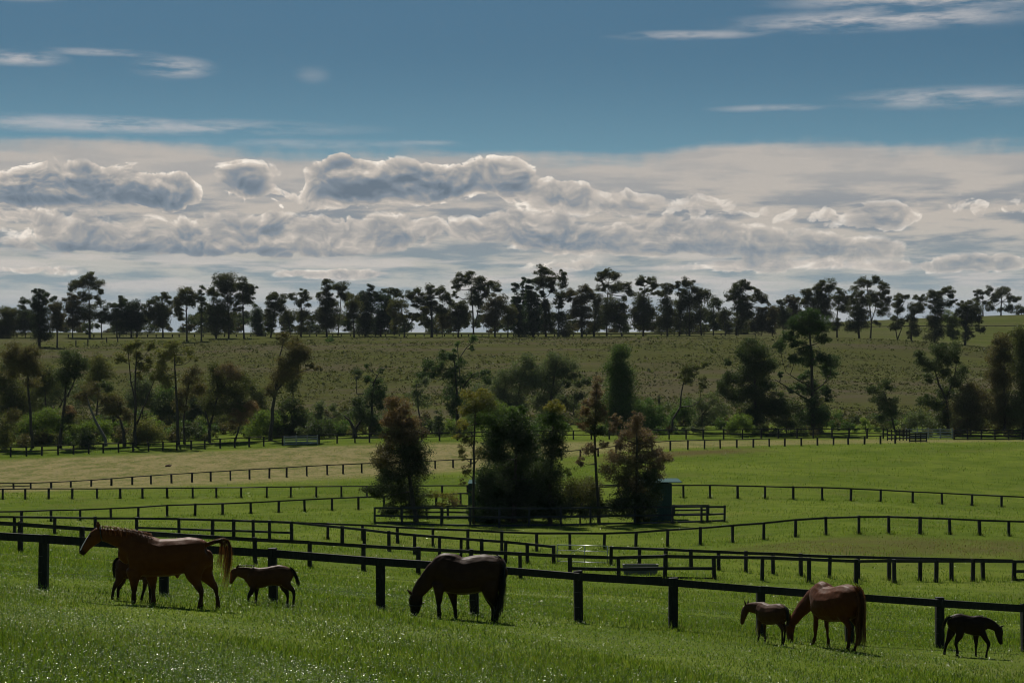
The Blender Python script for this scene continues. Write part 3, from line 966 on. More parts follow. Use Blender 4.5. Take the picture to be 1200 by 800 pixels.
ridge('flat topped gum peeping over behind the solid dark block', 460, [(453, 341, 9, 3), (465, 343, 6, 4), (470, 347, 3, 3)], stem((462, 395, 1.4), (462, 365, 1.1), (461, 345, .8)), D=730)
ridge('crooked olive tree with one long bare branch reaching out', 474, [(468, 358, 9, 7), (459, 365, 5, 6), (478, 368, 4, 4), (497, 364, 5, 4), (488, 371, 5, 4), (470, 375, 8, 7), (462, 380, 5, 6)], [[(474, 397, 2.2), (474, 380, 1.8), (470, 360, .9)], [(476, 385, 1.5), (486, 373, 1.2), (496, 364, .7)]], tint='olive', D=682)
ridge('wide spreading dark gum with an umbrella canopy on one thick trunk', 506, [(480, 346, 7, 5), (490, 344, 6, 5), (503, 340, 7, 5), (516, 340, 6, 5), (522, 347, 6, 6), (528, 353, 4, 4), (500, 352, 10, 6), (488, 356, 6, 5), (505, 362, 9, 6), (517, 364, 6, 5), (497, 375, 6, 6)], stem((506, 397, 3.2), (506, 370, 2.4), (505, 348, 1.2)), D=685)
ridge('small brown bush tree beside the thick trunk', 518, [(519, 379, 8, 7), (520, 371, 6, 4)], tint='brown', D=688)
ridge('dark rounded tree leaning under the tallest middle gum', 537, [(538, 358, 8, 6), (532, 366, 7, 6), (543, 364, 7, 6), (540, 374, 9, 8), (535, 382, 6, 6)], stem((537, 397, 2), (537, 368, 1.3)), D=690)
ridge('tall gum with a broken umbrella of separate leaf pads, just off the middle', 556, [(540, 326, 5, 5), (552, 323, 5, 5), (535, 336, 5, 6), (533, 345, 3, 4), (546, 330, 5, 4), (561, 328, 6, 5), (566, 335, 7, 5), (557, 338, 7, 5), (578, 334, 6, 5), (584, 341, 4, 5), (555, 350, 7, 7), (562, 355, 6, 6), (568, 345, 5, 5)],
      [[(555, 394, 2), (554, 360, 1.6), (552, 330, .9)], [(557, 380, 1.4), (562, 355, 1.2), (572, 336, .7)]], D=705)
ridge('brown oval headed tree with foliage almost to the ground', 580, [(582, 352, 10, 6), (580, 362, 11, 8), (578, 374, 10, 8), (570, 377, 5, 5)], stem((580, 397, 2), (580, 365, 1.3)), tint='brown', D=688)
ridge('smaller olive brown tree touching the dark pointed conifers', 596, [(597, 362, 7, 7), (597, 374, 7, 9)], stem((595, 397, 1.6), (596, 370, 1)), tint='olive', D=690)
ridge('slim pointed conifer, first of the three dark spires', 607, [(604, 337, 3, 6), (606, 350, 5, 9), (607, 368, 6, 12), (608, 384, 8, 9)], stem((608, 397, 1.8), (606, 345, .8)), tint='pine', name='conifer', gap=.3, cover=2.2)
ridge('thinnest pointed conifer, middle of the three dark spires', 613, [(613, 331, 2.5, 6), (614, 348, 4, 11), (613, 372, 7, 13), (614, 386, 7, 6)], stem((612, 398, 1.8), (613, 340, .8)), tint='pine', name='conifer', gap=.3, cover=2.2, D=712)
ridge('broadest pointed conifer, last of the three dark spires', 625, [(620, 335, 4, 8), (623, 350, 7, 12), (626, 368, 8, 12), (625, 384, 10, 8)], stem((625, 399, 2.2), (622, 340, .9)), tint='pine', name='conifer', gap=.3, cover=2.2, D=690)
ridge('highest gum of the whole ridge, rising over the dark spires', 639, [(634, 317, 6, 5), (630, 327, 6, 6), (644, 325, 6, 7), (637, 332, 8, 6), (647, 332, 4, 5), (646, 342, 5, 3), (636, 345, 5, 3), (638, 358, 5, 6), (640, 365, 7, 9), (640, 380, 8, 10)], stem((640, 398, 2.2), (638, 360, 1.7), (636, 328, .9)))
ridge('lone flame shaped tuft on a thin pale stem', 655, [(659, 323, 4, 6), (660, 332, 5, 5), (656, 346, 6, 5), (655, 356, 6, 5), (660, 375, 8, 9), (660, 388, 7, 7)], stem((654, 399, 1.6), (655, 360, 1.3), (659, 328, .7)), D=690, bmat=M_PALE)
ridge('wide brownish tree with a flat double dome', 682, [(672, 342, 6, 5), (685, 339, 7, 5), (666, 347, 5, 6), (690, 346, 7, 6), (680, 350, 9, 6), (684, 362, 10, 9), (675, 365, 6, 8), (683, 378, 7, 9)], stem((682, 398, 2.6), (682, 370, 2), (680, 348, 1)), D=690, tint='brown')
ridge('dark tree squeezed between the double dome and the overhanging umbrella', 696, [(700, 350, 5, 5), (701, 362, 7, 10), (697, 378, 6, 10)], stem((696, 398, 2.2), (697, 370, 1.4)), D=695)
ridge('tall umbrella gum whose canopy overhangs to one side like a hook', 711, [(705, 322, 7, 5), (715, 321, 7, 5), (701, 328, 4, 3), (722, 327, 5, 5), (705, 337, 5, 4), (715, 338, 8, 4), (727, 336, 6, 6), (735, 335, 4, 5), (738, 343, 5, 4), (730, 350, 3, 3)], stem((711, 398, 2), (711, 370, 1.6), (713, 332, .9)))
ridge('dense low tree under the hooked umbrella gum', 722, [(715, 357, 9, 8), (728, 360, 6, 8), (712, 372, 10, 10), (725, 375, 8, 12)], stem((729, 397, 1.6), (724, 370, 1.2)), D=690)
ridge('layered gum with arching branches beyond the hooked umbrella', 754, [(752, 328, 5, 4), (748, 333, 5, 3), (762, 330, 5, 4), (767, 335, 5, 4), (769, 344, 4, 3), (757, 340, 6, 3), (752, 355, 8, 10), (762, 362, 6, 9), (748, 370, 8, 12), (757, 378, 6, 8)], stem((754, 396, 2.2), (754, 360, 1.6), (755, 335, .9)), D=695)
ridge('upright tree with a tousled narrow head', 782, [(781, 335, 5, 4), (778, 342, 5, 4), (787, 341, 4, 5), (782, 352, 7, 6), (781, 365, 8, 10), (781, 380, 9, 11)], stem((782, 396, 1.8), (782, 345, 1)), D=695)
ridge('massive dark clump with three trunks and a sloping top', 808, [(795, 338, 4, 6), (807, 332, 8, 5), (814, 340, 6, 5), (801, 344, 6, 5), (825, 344, 6, 5), (818, 350, 8, 6), (806, 355, 9, 8), (800, 358, 7, 8), (820, 365, 8, 10), (808, 378, 10, 10), (796, 378, 6, 14)], [[(796, 395, 1.8), (798, 355, 1)], [(808, 394, 2), (808, 345, 1)], [(822, 393, 1.6), (820, 355, 1)]], D=700)
ridge('airy rounded tree ending the massive clump before the sky gap', 837, [(836, 353, 7, 5), (841, 358, 4, 4), (835, 368, 7, 8), (838, 380, 7, 8)], stem((836, 392, 1.4), (836, 360, .8)), D=720, tint='grey', cover=1.5)
ridge('handsome gum with an arched crown beyond the sky gap', 863, [(870, 333, 8, 4), (862, 340, 7, 6), (880, 336, 6, 4), (889, 342, 5, 4), (892, 350, 5, 4), (897, 351, 4, 5), (854, 350, 5, 4), (868, 349, 9, 6), (884, 349, 5, 4), (868, 360, 10, 6), (875, 366, 9, 7), (868, 380, 8, 9)], stem((863, 392, 2.2), (864, 362, 1.6), (870, 338, .9)), D=720)
ridge('low tree with pale leaning stems under the arched crown', 850, [(850, 366, 6, 5), (848, 376, 6, 8), (854, 384, 5, 6)], [[(850, 392, 1.3), (849, 378, 1), (852, 366, .7)], [(850, 391, 1.2), (855, 382, .8)]], D=705, bmat=M_PALE)
ridge('brown shaggy tree right after the arched crown', 892, [(893, 368, 6, 8), (891, 380, 8, 10)], tint='brown', D=715)
ridge('small dark upright tree starting the dense run before the pine', 905, [(905, 366, 6, 10), (904, 380, 7, 10)], tint='brown', D=712)
ridge('grey tree with a twiggy crest in the dense run', 918, [(914, 355, 5, 3), (918, 365, 7, 8), (920, 375, 7, 8)], tint='grey', D=715)
ridge('smooth domed brown tree directly behind the tall pine', 930, [(930, 352, 8, 5), (932, 360, 7, 7), (928, 372, 7, 9)], tint='brown', D=720)
ridge('big heavy headed gum rising behind the pine in the creek', 958, [(944, 341, 5, 4), (950, 343, 5, 4), (957, 337, 5, 4), (965, 334, 6, 6), (973, 335, 6, 6), (962, 345, 8, 5), (955, 352, 9, 7), (968, 355, 8, 7), (945, 354, 6, 7), (950, 365, 8, 6), (965, 368, 8, 8), (955, 380, 8, 8)], stem((958, 393, 2.2), (958, 360, 1.6), (964, 340, .9)), D=700)
ridge('leaning gum with a stepped crown and clear trunk', 981, [(984, 341, 4, 4), (990, 348, 5, 5), (992, 355, 4, 5), (982, 350, 5, 5), (988, 362, 7, 5), (980, 380, 6, 6)], stem((981, 393, 1.8), (981, 370, 1.5), (984, 345, .9)), D=690)
ridge('dense brown tree filling in below the last umbrella gum', 1006, [(1003, 345, 8, 4), (1000, 352, 5, 4), (1012, 352, 6, 6), (1005, 362, 9, 8), (1010, 375, 7, 10), (1000, 380, 8, 10)], stem((1007, 394, 2.2), (1006, 365, 1.4)), D=680)
ridge('last big umbrella gum with a forked pale trunk on the green slope', 1020, [(1010, 330, 6, 5), (1002, 337, 3, 3), (1018, 332, 4, 4), (1025, 328, 6, 4), (1036, 335, 5, 5), (1041, 341, 3, 4), (1030, 345, 6, 4), (1023, 345, 6, 4), (1025, 353, 7, 5), (1037, 352, 6, 5), (1035, 363, 7, 6), (1030, 378, 4, 3)], [[(1020, 397, 2), (1021, 378, 1.6), (1018, 350, 1.2), (1016, 335, .8)], [(1021, 378, 1.3), (1026, 362, 1), (1028, 345, .7)]], D=690)
ridge('crooked low tree with a forked base beyond the last umbrella gum', 1053, [(1056, 349, 5, 4), (1062, 348, 4, 3), (1052, 355, 6, 5), (1053, 362, 5, 6), (1052, 378, 6, 7), (1048, 384, 4, 4)], [[(1052, 398, 1.5), (1050, 388, 1.2), (1052, 365, .9)], [(1052, 397, 1.3), (1057, 384, .9), (1057, 370, .7)]], D=672)
ridge('slender pair of leaf puffs over a dark skirt', 1068, [(1078, 350, 6, 4), (1070, 360, 6, 5), (1080, 358, 5, 5), (1076, 366, 4, 4), (1068, 374, 5, 7), (1070, 388, 6, 8)], stem((1068, 399, 1.8), (1069, 375, 1.3), (1076, 354, .8)), D=670)
ridge('tall dense gum with lacy edges on the crest of the slope', 1095, [(1092, 348, 4, 6), (1099, 343, 6, 4), (1110, 341, 6, 4), (1115, 345, 3, 4), (1116, 352, 3, 3), (1100, 354, 6, 6), (1096, 362, 8, 5), (1110, 357, 5, 4), (1095, 375, 8, 8), (1095, 390, 10, 9)], stem((1095, 401, 2.2), (1096, 365, 1.6), (1104, 344, .8)), D=670)
ridge('yellowish green tree in full leaf among the dark ones on the slope', 1117, [(1110, 372, 8, 6), (1118, 376, 7, 6), (1113, 386, 6, 8), (1120, 390, 5, 6)], tint='lime', D=675)
ridge('rounded dark tree with foliage to one side of its stout trunk', 1131, [(1133, 358, 9, 5), (1130, 366, 8, 6), (1142, 362, 7, 8), (1145, 372, 6, 8), (1135, 378, 7, 8), (1148, 386, 5, 4), (1133, 393, 6, 7)], stem((1131, 405, 2.6), (1132, 380, 1.8), (1134, 362, 1)), D=665)
ridge('small gum with a drooping shoulder on the grassy crest', 1153, [(1146, 342, 6, 3), (1158, 341, 5, 4), (1147, 350, 4, 5), (1153, 357, 3, 4), (1163, 347, 3, 2)], stem((1152, 369, 1.4), (1152, 345, .8)), D=985)
ridge('rounded lacy gum alone on the grassy crest', 1173, [(1176, 342, 8, 5), (1182, 347, 5, 4), (1190, 350, 4, 4), (1167, 350, 5, 5), (1162, 359, 4, 6), (1183, 360, 5, 6), (1173, 362, 3, 3)], stem((1173, 369, 1.6), (1174, 345, .8)), D=985)
ridge('low bush tree at the very end of the grassy crest', 1197, [(1198, 362, 6, 4), (1193, 366, 3, 2), (1206, 364, 6, 5)], D=985)

# ------------------------------------------------------------------ trees along the creek
G_C = 'trees and bushes along the creek'
def creek(label, bx, D, clumps, trunks=None, **kw):
    kw.setdefault('leaf', 1.55)
    kw.setdefault('cover', 1.45)
    kw.setdefault('fat', 1.34)
    kw.setdefault('lift', 1.8)
    return tree(label, bx, D, clumps, trunks, group=G_C, **kw)
creek('dark tall gum on a thin straight trunk at the left edge of the creek', 37, 332, [(20, 412, 14, 9), (38, 415, 10, 9), (28, 425, 14, 10), (42, 435, 11, 9), (15, 432, 12, 10), (8, 418, 10, 9), (36, 448, 8, 8)], stem((38, 532, 4), (36, 490, 3.2), (33, 450, 2.6), (31, 420, 1.2)), tint='brown')
creek('shadowy leafy thicket tree filling the corner behind the thin straight trunk', 12, 372, [(4, 440, 12, 22), (14, 468, 14, 22), (30, 470, 16, 18), (2, 490, 12, 20), (48, 448, 9, 16)], tint='euc', name='thicket_tree')
creek('dim grey green tree behind the thick forked gum', 62, 378, [(60, 455, 14, 20), (52, 478, 12, 12), (100, 462, 14, 16), (110, 440, 10, 12)], tint='grey', cover=1.3)
creek('dark gum with bunched head and brown lower tufts on a thick pale trunk', 70, 330, [(82, 421, 12, 10), (93, 428, 9, 8), (86, 436, 12, 9), (75, 440, 8, 8), (78, 448, 6, 8), (84, 480, 5, 6, 'rust'), (78, 485, 7, 8, 'brown'), (80, 495, 6, 8)], [[(70, 531, 5), (72, 500, 3.6), (76, 470, 3), (78, 440, 2), (82, 425, 1)], [(79, 465, 2.4), (86, 450, 1.6), (92, 432, 1)]], tint='dark')
creek('leaning pale trunked gum bending over the creek fence', 125, 331, [(106, 457, 9, 6), (92, 463, 8, 4), (112, 452, 5, 4), (125, 452, 8, 6, 'dark'), (99, 470, 6, 5)], [[(125, 530, 4), (122, 512, 3.6), (113, 496, 3), (107, 482, 2.4), (100, 462, 1.4)]], bmat=M_PALE, tint='brown', cover=1.4)
creek('short dark tree with a forked crown between leaning and tall gums', 146, 330, [(132, 480, 9, 8), (148, 487, 8, 7), (120, 468, 7, 6), (138, 470, 8, 6), (142, 481, 7, 7)], [[(146, 529, 4.4), (145, 505, 3.4), (140, 490, 2.4), (134, 480, 1.2)], [(140, 490, 2), (126, 478, 1.6), (118, 466, 1)]], tint='brown', cover=1.5)
creek('tall open gum with three long bare forks and small leaf pads', 158, 330, [(152, 408, 8, 6), (162, 403, 6, 5), (175, 407, 5, 6), (160, 415, 5, 6), (168, 430, 7, 6), (174, 422, 5, 4), (188, 435, 6, 5), (183, 443, 7, 4), (140, 420, 8, 5), (161, 440, 4, 5)],
      [[(158, 529, 4.6), (159, 500, 3.4), (159, 465, 2.8), (160, 425, 1.6)], [(159, 470, 2), (153, 448, 1.6), (150, 415, 1)], [(160, 497, 2.2), (170, 474, 1.6), (182, 442, 1)]], tint='olive', cover=1.7)
creek('tall gum on a straight black trunk with a sparse olive top', 208, 328, [(203, 405, 9, 6), (195, 415, 9, 6), (208, 420, 6, 5), (190, 430, 9, 6), (222, 413, 5, 5), (225, 420, 4, 4), (185, 440, 8, 6), (198, 447, 7, 7)], stem((209, 528, 4.2), (208, 490, 3.4), (206, 455, 2.6), (204, 415, 1.2)), tint='olive', cover=1.5)
creek('thin stemmed feathery tree close beside the straight black trunk', 216, 330, [(222, 445, 10, 8), (215, 460, 10, 8), (228, 435, 8, 6), (212, 475, 9, 7), (233, 455, 8, 9)], stem((216, 527, 3), (215, 490, 2.2), (222, 445, 1.2)), tint='brown', cover=1.3)
creek('broad dark tree with a reddish tinted top', 246, 332, [(255, 440, 12, 9), (270, 437, 12, 9, 'red'), (282, 445, 10, 9), (260, 455, 14, 10), (278, 460, 12, 9), (245, 470, 10, 12), (260, 478, 14, 12), (280, 476, 10, 9), (252, 432, 8, 6)], [[(245, 526, 4), (246, 498, 3), (256, 460, 1.8)], [(247, 505, 2.4), (240, 480, 1.4)]], tint='euc')
creek('russet bush tree glowing beside the lime green shrubs', 275, 331, [(286, 480, 12, 8), (293, 475, 6, 6), (280, 491, 10, 8)], stem((275, 523, 2.6), (280, 500, 1.8), (286, 484, 1)), tint='rust', cover=1.5)
creek('dim background trees behind the straight black trunk', 236, 365, [(230, 482, 16, 14), (245, 497, 16, 12), (268, 500, 16, 12), (195, 478, 12, 16), (205, 500, 14, 10)], tint='grey', cover=1.5, limbs=False)
creek('wind swept gum with a pale lower trunk and a crown leaning away', 318, 330, [(332, 397, 6, 6), (342, 402, 10, 8), (350, 410, 12, 9), (357, 415, 8, 8), (345, 422, 12, 8), (335, 430, 10, 9), (330, 440, 9, 9), (345, 435, 8, 8), (365, 428, 6, 3), (372, 431, 4, 3), (325, 447, 8, 8), (318, 460, 6, 8)],
      [[(317, 521, 4.6), (319, 480, 4), (325, 440, 2.8), (328, 415, 1.6), (333, 397, .8)], [(322, 460, 2), (340, 440, 1.4), (368, 430, .8)]], tint='brown', cover=1.6)
creek('second thin trunk tree just behind the wind swept gum', 345, 345, [(341, 452, 8, 10), (344, 436, 6, 6)], stem((346, 512, 2.4), (345, 478, 2), (342, 448, 1)), tint='euc')
creek('dark evergreen bush heaped beside the pale panel gate', 345, 340, [(335, 502, 12, 11), (350, 490, 11, 10), (352, 506, 13, 10), (338, 474, 10, 9), (328, 488, 8, 9)], tint='dark', name='bush', cat='bush', limbs=False)
creek('lime green shrub under the wind swept gum', 305, 338, [(311, 494, 12, 11), (299, 503, 9, 8), (322, 500, 7, 9), (314, 508, 12, 6)], tint='fresh', name='shrub', cat='shrub', mat=M_LEAFB, limbs=False)
creek('largest bright green shrub between the two leftmost trunks', 50, 340, [(42, 497, 18, 13), (60, 490, 12, 11), (28, 503, 10, 10), (70, 502, 8, 10)], tint='fresh', name='shrub', cat='shrub', mat=M_LEAFB, limbs=False)
creek('bright green shrub under the leaning pale trunk', 100, 340, [(95, 505, 15, 10), (110, 500, 10, 9), (124, 502, 8, 11), (86, 512, 8, 7)], tint='fresh', name='shrub', cat='shrub', mat=M_LEAFB, limbs=False)
creek('small bright green shrub beyond the rounded olive bush', 196, 342, [(192, 512, 8, 7), (185, 498, 5, 5), (200, 515, 7, 6)], tint='fresh', name='shrub', cat='shrub', mat=M_LEAFB, limbs=False)
creek('rounded olive bush at the foot of the three forked gum', 173, 332, [(172, 503, 14, 13), (180, 510, 10, 10), (163, 511, 9, 9)], tint='olive', name='bush', cat='bush', limbs=False)
creek('dark low bush in front of the bright shrub by the leaning trunk', 100, 329, [(97, 513, 11, 10), (104, 519, 8, 8)], tint='dark', name='bush', cat='bush', limbs=False)
creek('brownish bush at the very corner beneath the thin straight trunk', 8, 330, [(6, 500, 10, 14), (16, 488, 7, 7, 'brown'), (4, 518, 9, 9)], tint='olive', name='bush', cat='bush', limbs=False)
creek('sparse grey tree above the panel gate with bare sticks', 376, 352, [(376, 478, 6, 10), (390, 478, 5, 5), (398, 485, 5, 5), (375, 492, 8, 8)], stem((377, 510, 2), (376, 480, 1.2)), tint='grey', cover=1.3)
creek('green shrub beside the pale panel gate', 388, 342, [(385, 502, 12, 8), (376, 508, 8, 6)], tint='green', name='shrub', cat='shrub', mat=M_LEAFB, limbs=False)
creek('dark green round bush left of the stump with broken arms', 402, 340, [(402, 503, 10, 8)], tint='green', name='bush', cat='bush', limbs=False)
creek('gnarled broken trunk with crooked arms and few leaves', 416, 334, [(424, 484, 9, 8), (419, 472, 6, 7), (429, 492, 6, 7)], [[(416, 519, 6), (415, 502, 4.5), (410, 493, 2.6), (403, 486, 1.2)], [(416, 503, 3.2), (424, 492, 2), (428, 480, 1)]], tint='dark', cover=1.4)
creek('tall dark slender tree with twisted tip above the broken trunk', 434, 338, [(431, 444, 4, 6), (441, 448, 6, 5), (446, 434, 3, 3), (431, 429, 3, 2), (446, 460, 7, 8), (437, 465, 9, 10), (425, 475, 7, 8), (447, 475, 6, 8), (432, 490, 8, 9), (443, 497, 7, 9)], stem((434, 517, 4), (436, 475, 3), (438, 448, 1.8), (445, 436, .8)), tint='pine')
creek('wispy grey sapling between the russet island tree and the dark branching tree', 493, 345, [(490, 455, 6, 8), (500, 447, 5, 6), (496, 470, 8, 6), (484, 462, 6, 5)], stem((495, 505, 2.2), (490, 478, 1.6), (488, 450, .8)), tint='grey', cover=1.1)
creek('dark branching tree with a long crooked side limb', 537, 350, [(519, 415, 6, 6), (502, 428, 7, 6), (497, 440, 6, 8), (507, 437, 6, 6), (515, 430, 6, 6), (530, 418, 5, 8), (538, 425, 6, 6), (526, 440, 9, 8), (540, 448, 8, 8), (528, 460, 8, 8), (536, 470, 8, 8), (530, 480, 6, 8), (553, 440, 4, 3), (565, 437, 6, 4), (570, 443, 6, 6)],
      [[(537, 506, 4.2), (536, 470, 3.2), (534, 440, 2.2), (531, 412, 1)], [(537, 465, 2.2), (545, 450, 1.8), (555, 438, 1.3), (568, 437, .8)]], tint='pine')
creek('thin sprig headed dead pole tree on the slope above the crooked limb', 545, 420, [(556, 398, 5, 4), (553, 408, 3, 3), (536, 402, 3, 3)], [[(541, 474, 2), (539, 440, 1.6), (536, 405, .8)], [(538, 420, 1.2), (546, 408, 1), (556, 398, .7)]], tint='green', cover=1.5)
creek('narrow dark column bush by the creek fence', 514, 334, [(514, 490, 4, 10), (514, 504, 5, 9)], stem((515, 518, 2), (514, 495, 1)), tint='dark', name='bush', cat='bush')
creek('small green bush beside the narrow dark column', 526, 338, [(528, 500, 8, 7), (520, 507, 7, 5), (480, 507, 14, 5), (448, 508, 12, 6)], tint='fresh', name='shrub', cat='shrub', mat=M_LEAFB, limbs=False)
creek('wide grey green she oak with several rounded heads', 604, 375, [(618, 425, 8, 10), (607, 435, 9, 10), (593, 445, 10, 10), (585, 460, 12, 12), (600, 465, 15, 12), (620, 450, 12, 12), (630, 440, 10, 12), (586, 476, 12, 9), (606, 481, 14, 9)], [[(606, 502, 3.4), (606, 470, 2.4), (612, 440, 1.2)], [(606, 485, 2), (590, 462, 1.2)]], tint='grey', name='she_oak', droop=.5)
creek('paler she oak with visible forked stems joined to the wide one', 645, 378, [(650, 422, 10, 9), (655, 435, 10, 10), (645, 455, 12, 12), (668, 430, 8, 8), (672, 440, 7, 5), (638, 436, 8, 10), (632, 470, 8, 10), (640, 478, 10, 10)], [[(645, 502, 3.4), (645, 470, 2.6), (650, 440, 1.6), (652, 425, .8)], [(645, 468, 2), (660, 448, 1.2), (668, 432, .8)]], tint='grey', name='she_oak', droop=.5, cover=1.5)
creek('low dark scrub bush on the slope beside the forked she oak', 672, 392, [(660, 468, 9, 6), (678, 465, 8, 6), (672, 475, 9, 6), (680, 448, 6, 5), (665, 448, 7, 5), (688, 446, 5, 4)], tint='dark', name='bush', cat='bush', limbs=False)
creek('pale yellow green thicket between the she oaks and the island trees', 590, 345, [(582, 482, 14, 9), (596, 487, 12, 8), (568, 490, 8, 8), (604, 495, 12, 8)], tint='fresh', name='shrub', cat='shrub', mat=M_LEAFB, limbs=False)
creek('tall soft green poplar like tree in a smooth column', 729, 345, [(726, 415, 8, 9), (722, 430, 10, 10), (728, 440, 11, 12), (726, 455, 13, 14), (728, 475, 15, 16), (730, 495, 15, 14), (722, 482, 12, 12)], tint='soft', name='poplar_tree', cover=2.4, leaf=1.6, limbs=False, gap=.5)
creek('green leafy shrub leaning against the smooth column tree', 758, 345, [(755, 478, 9, 13), (766, 494, 12, 12), (750, 496, 12, 12), (772, 485, 6, 9)], tint='green', name='shrub', cat='shrub', limbs=False)
creek('twisted thin tree with an S shaped bare trunk', 787, 345, [(805, 432, 6, 6), (815, 430, 8, 4), (826, 427, 6, 3), (806, 445, 6, 6), (812, 438, 6, 4), (800, 437, 3, 3), (822, 450, 4, 8), (797, 442, 3, 2)], [[(787, 507, 3), (788, 492, 2.4), (797, 478, 2), (799, 458, 1.6), (804, 436, .9)], [(797, 477, 1.6), (812, 475, 1), (820, 470, .7)]], tint='euc', cover=1.4)
creek('dead dark stump beside the smooth green column', 772, 350, [(772, 470, 3, 4), (780, 477, 8, 6, 'grey')], stem((772, 507, 3.2), (772, 480, 2.6), (772, 463, 1.8)), tint='grey', name='dead_tree', cover=.7)
creek('loose grey green tree in front of the big rounded one', 822, 348, [(822, 475, 9, 9), (830, 485, 8, 8), (818, 495, 6, 8), (835, 468, 6, 6), (845, 480, 8, 8)], stem((822, 507, 2), (823, 485, 1.2)), tint='grey', cover=1.2)
creek('big rounded dark tree, the widest crown of the creek', 885, 345, [(880, 405, 9, 8), (870, 415, 8, 8), (890, 412, 9, 9), (885, 428, 14, 10), (900, 430, 9, 9), (875, 440, 12, 10), (895, 448, 11, 11), (880, 460, 14, 10), (855, 425, 4, 4), (856, 444, 9, 8), (848, 455, 8, 9), (862, 465, 9, 9), (890, 475, 13, 12), (880, 490, 16, 10), (905, 480, 8, 10)], stem((885, 507, 4.5), (885, 470, 3.4), (883, 420, 1.5)), tint='dark', cover=2.0)
creek('lime bright shrub at the foot of the big rounded tree', 868, 336, [(868, 494, 11, 8), (860, 500, 8, 6), (876, 500, 6, 6)], tint='fresh', name='shrub', cat='shrub', mat=M_LEAFB, limbs=False)
creek('tallest creek tree, a ragged layered pine with bare side branches', 953, 346, [(948, 370, 12, 7), (935, 378, 10, 8), (960, 382, 12, 8), (945, 388, 14, 8), (925, 393, 9, 5), (915, 405, 7, 6), (962, 398, 8, 5), (933, 402, 9, 5), (946, 412, 9, 6), (930, 422, 7, 5), (948, 423, 12, 6), (962, 420, 8, 6), (973, 425, 8, 7), (975, 435, 8, 7), (965, 433, 6, 5), (945, 440, 8, 5), (917, 438, 4, 3), (935, 455, 6, 5), (952, 455, 8, 10), (968, 455, 5, 8), (972, 465, 5, 6), (950, 475, 8, 10), (925, 458, 4, 3), (960, 490, 12, 9), (945, 490, 10, 10), (965, 480, 7, 8)],
      [[(953, 507, 5), (952, 460, 4), (951, 420, 2.8), (948, 375, 1.2)], [(946, 468, 2), (925, 455, 1.5), (908, 444, .8)], [(948, 452, 1.8), (935, 445, 1.3), (921, 436, .7)], [(954, 458, 1.8), (965, 450, 1.3), (973, 438, .8)]], tint='pine', name='pine_tree', cover=1.8)
creek('dark scrub filling between the big rounded tree and the layered pine', 922, 344, [(920, 480, 14, 12), (925, 495, 15, 9), (912, 470, 8, 10)], tint='dark', name='bush', cat='bush', limbs=False)
creek('small leaning tree standing clear on the slope by the stockyard', 1050, 345, [(1025, 457, 8, 5), (1040, 453, 7, 6), (1030, 467, 9, 7), (1045, 470, 7, 6), (1040, 480, 9, 8), (1047, 482, 5, 5), (1031, 490, 5, 5)], stem((1050, 506, 2.6), (1046, 492, 2), (1040, 474, 1.4), (1036, 458, .8)), tint='dark')
creek('bent dark gum with a high domed head above the stockyard', 1112, 346, [(1075, 415, 5, 5), (1080, 425, 9, 7), (1100, 410, 8, 8), (1115, 412, 10, 8), (1108, 422, 12, 8), (1122, 423, 4, 4), (1092, 430, 9, 8), (1090, 443, 6, 5), (1105, 438, 6, 6), (1130, 435, 7, 6), (1120, 448, 8, 8), (1110, 460, 10, 9), (1085, 470, 11, 6), (1095, 475, 9, 6), (1110, 480, 9, 10), (1105, 490, 8, 8)],
      [[(1112, 507, 4), (1110, 470, 3.2), (1100, 450, 2.2), (1095, 430, 1)], [(1110, 465, 2.2), (1119, 440, 1.5), (1121, 424, .8)]], tint='dark')
creek('soft brown green tree filling beside the bent dark gum', 1138, 343, [(1140, 460, 14, 10), (1130, 475, 14, 12), (1145, 480, 16, 14), (1135, 495, 16, 12)], tint='brown', cover=1.8, limbs=False)
creek('lofty shaggy tree over the close railed fence', 1178, 342, [(1178, 400, 12, 8), (1170, 415, 12, 12), (1185, 415, 10, 12), (1175, 440, 14, 15), (1172, 470, 12, 20), (1180, 490, 14, 15)], tint='brown', cover=2.0)
creek('tallest shaggy tree cut by the right edge', 1199, 338, [(1197, 390, 8, 12), (1203, 410, 12, 15), (1200, 440, 13, 20), (1200, 480, 14, 20), (1212, 450, 12, 30)], tint='euc', cover=2.0)
creek('bare greyish thornbush behind the stockyard rails', 1082, 350, [(1075, 490, 12, 8), (1090, 495, 10, 8), (1064, 496, 8, 7)], tint='grey', name='bush', cat='bush', cover=1.0)
creek('low green bush on the open bank before the stockyard', 995, 346, [(992, 498, 6, 5), (1000, 501, 6, 4)], tint='green', name='bush', cat='bush', limbs=False)
creek('second low green bush on the open bank, paler and smaller', 1014, 350, [(1013, 494, 4, 4), (1016, 500, 5, 4)], tint='lime', name='bush', cat='bush', limbs=False)
creek('solitary dark shrub high on the bare hillside', 418, 455, [(418, 437, 5, 6)], tint='dark', name='shrub', cat='shrub', limbs=False)
creek('bright little shrub near the top of the hillside under the triangular headed tree', 386, 628, [(386.5, 400, 3, 5)], tint='green', name='shrub', cat='shrub', limbs=False)

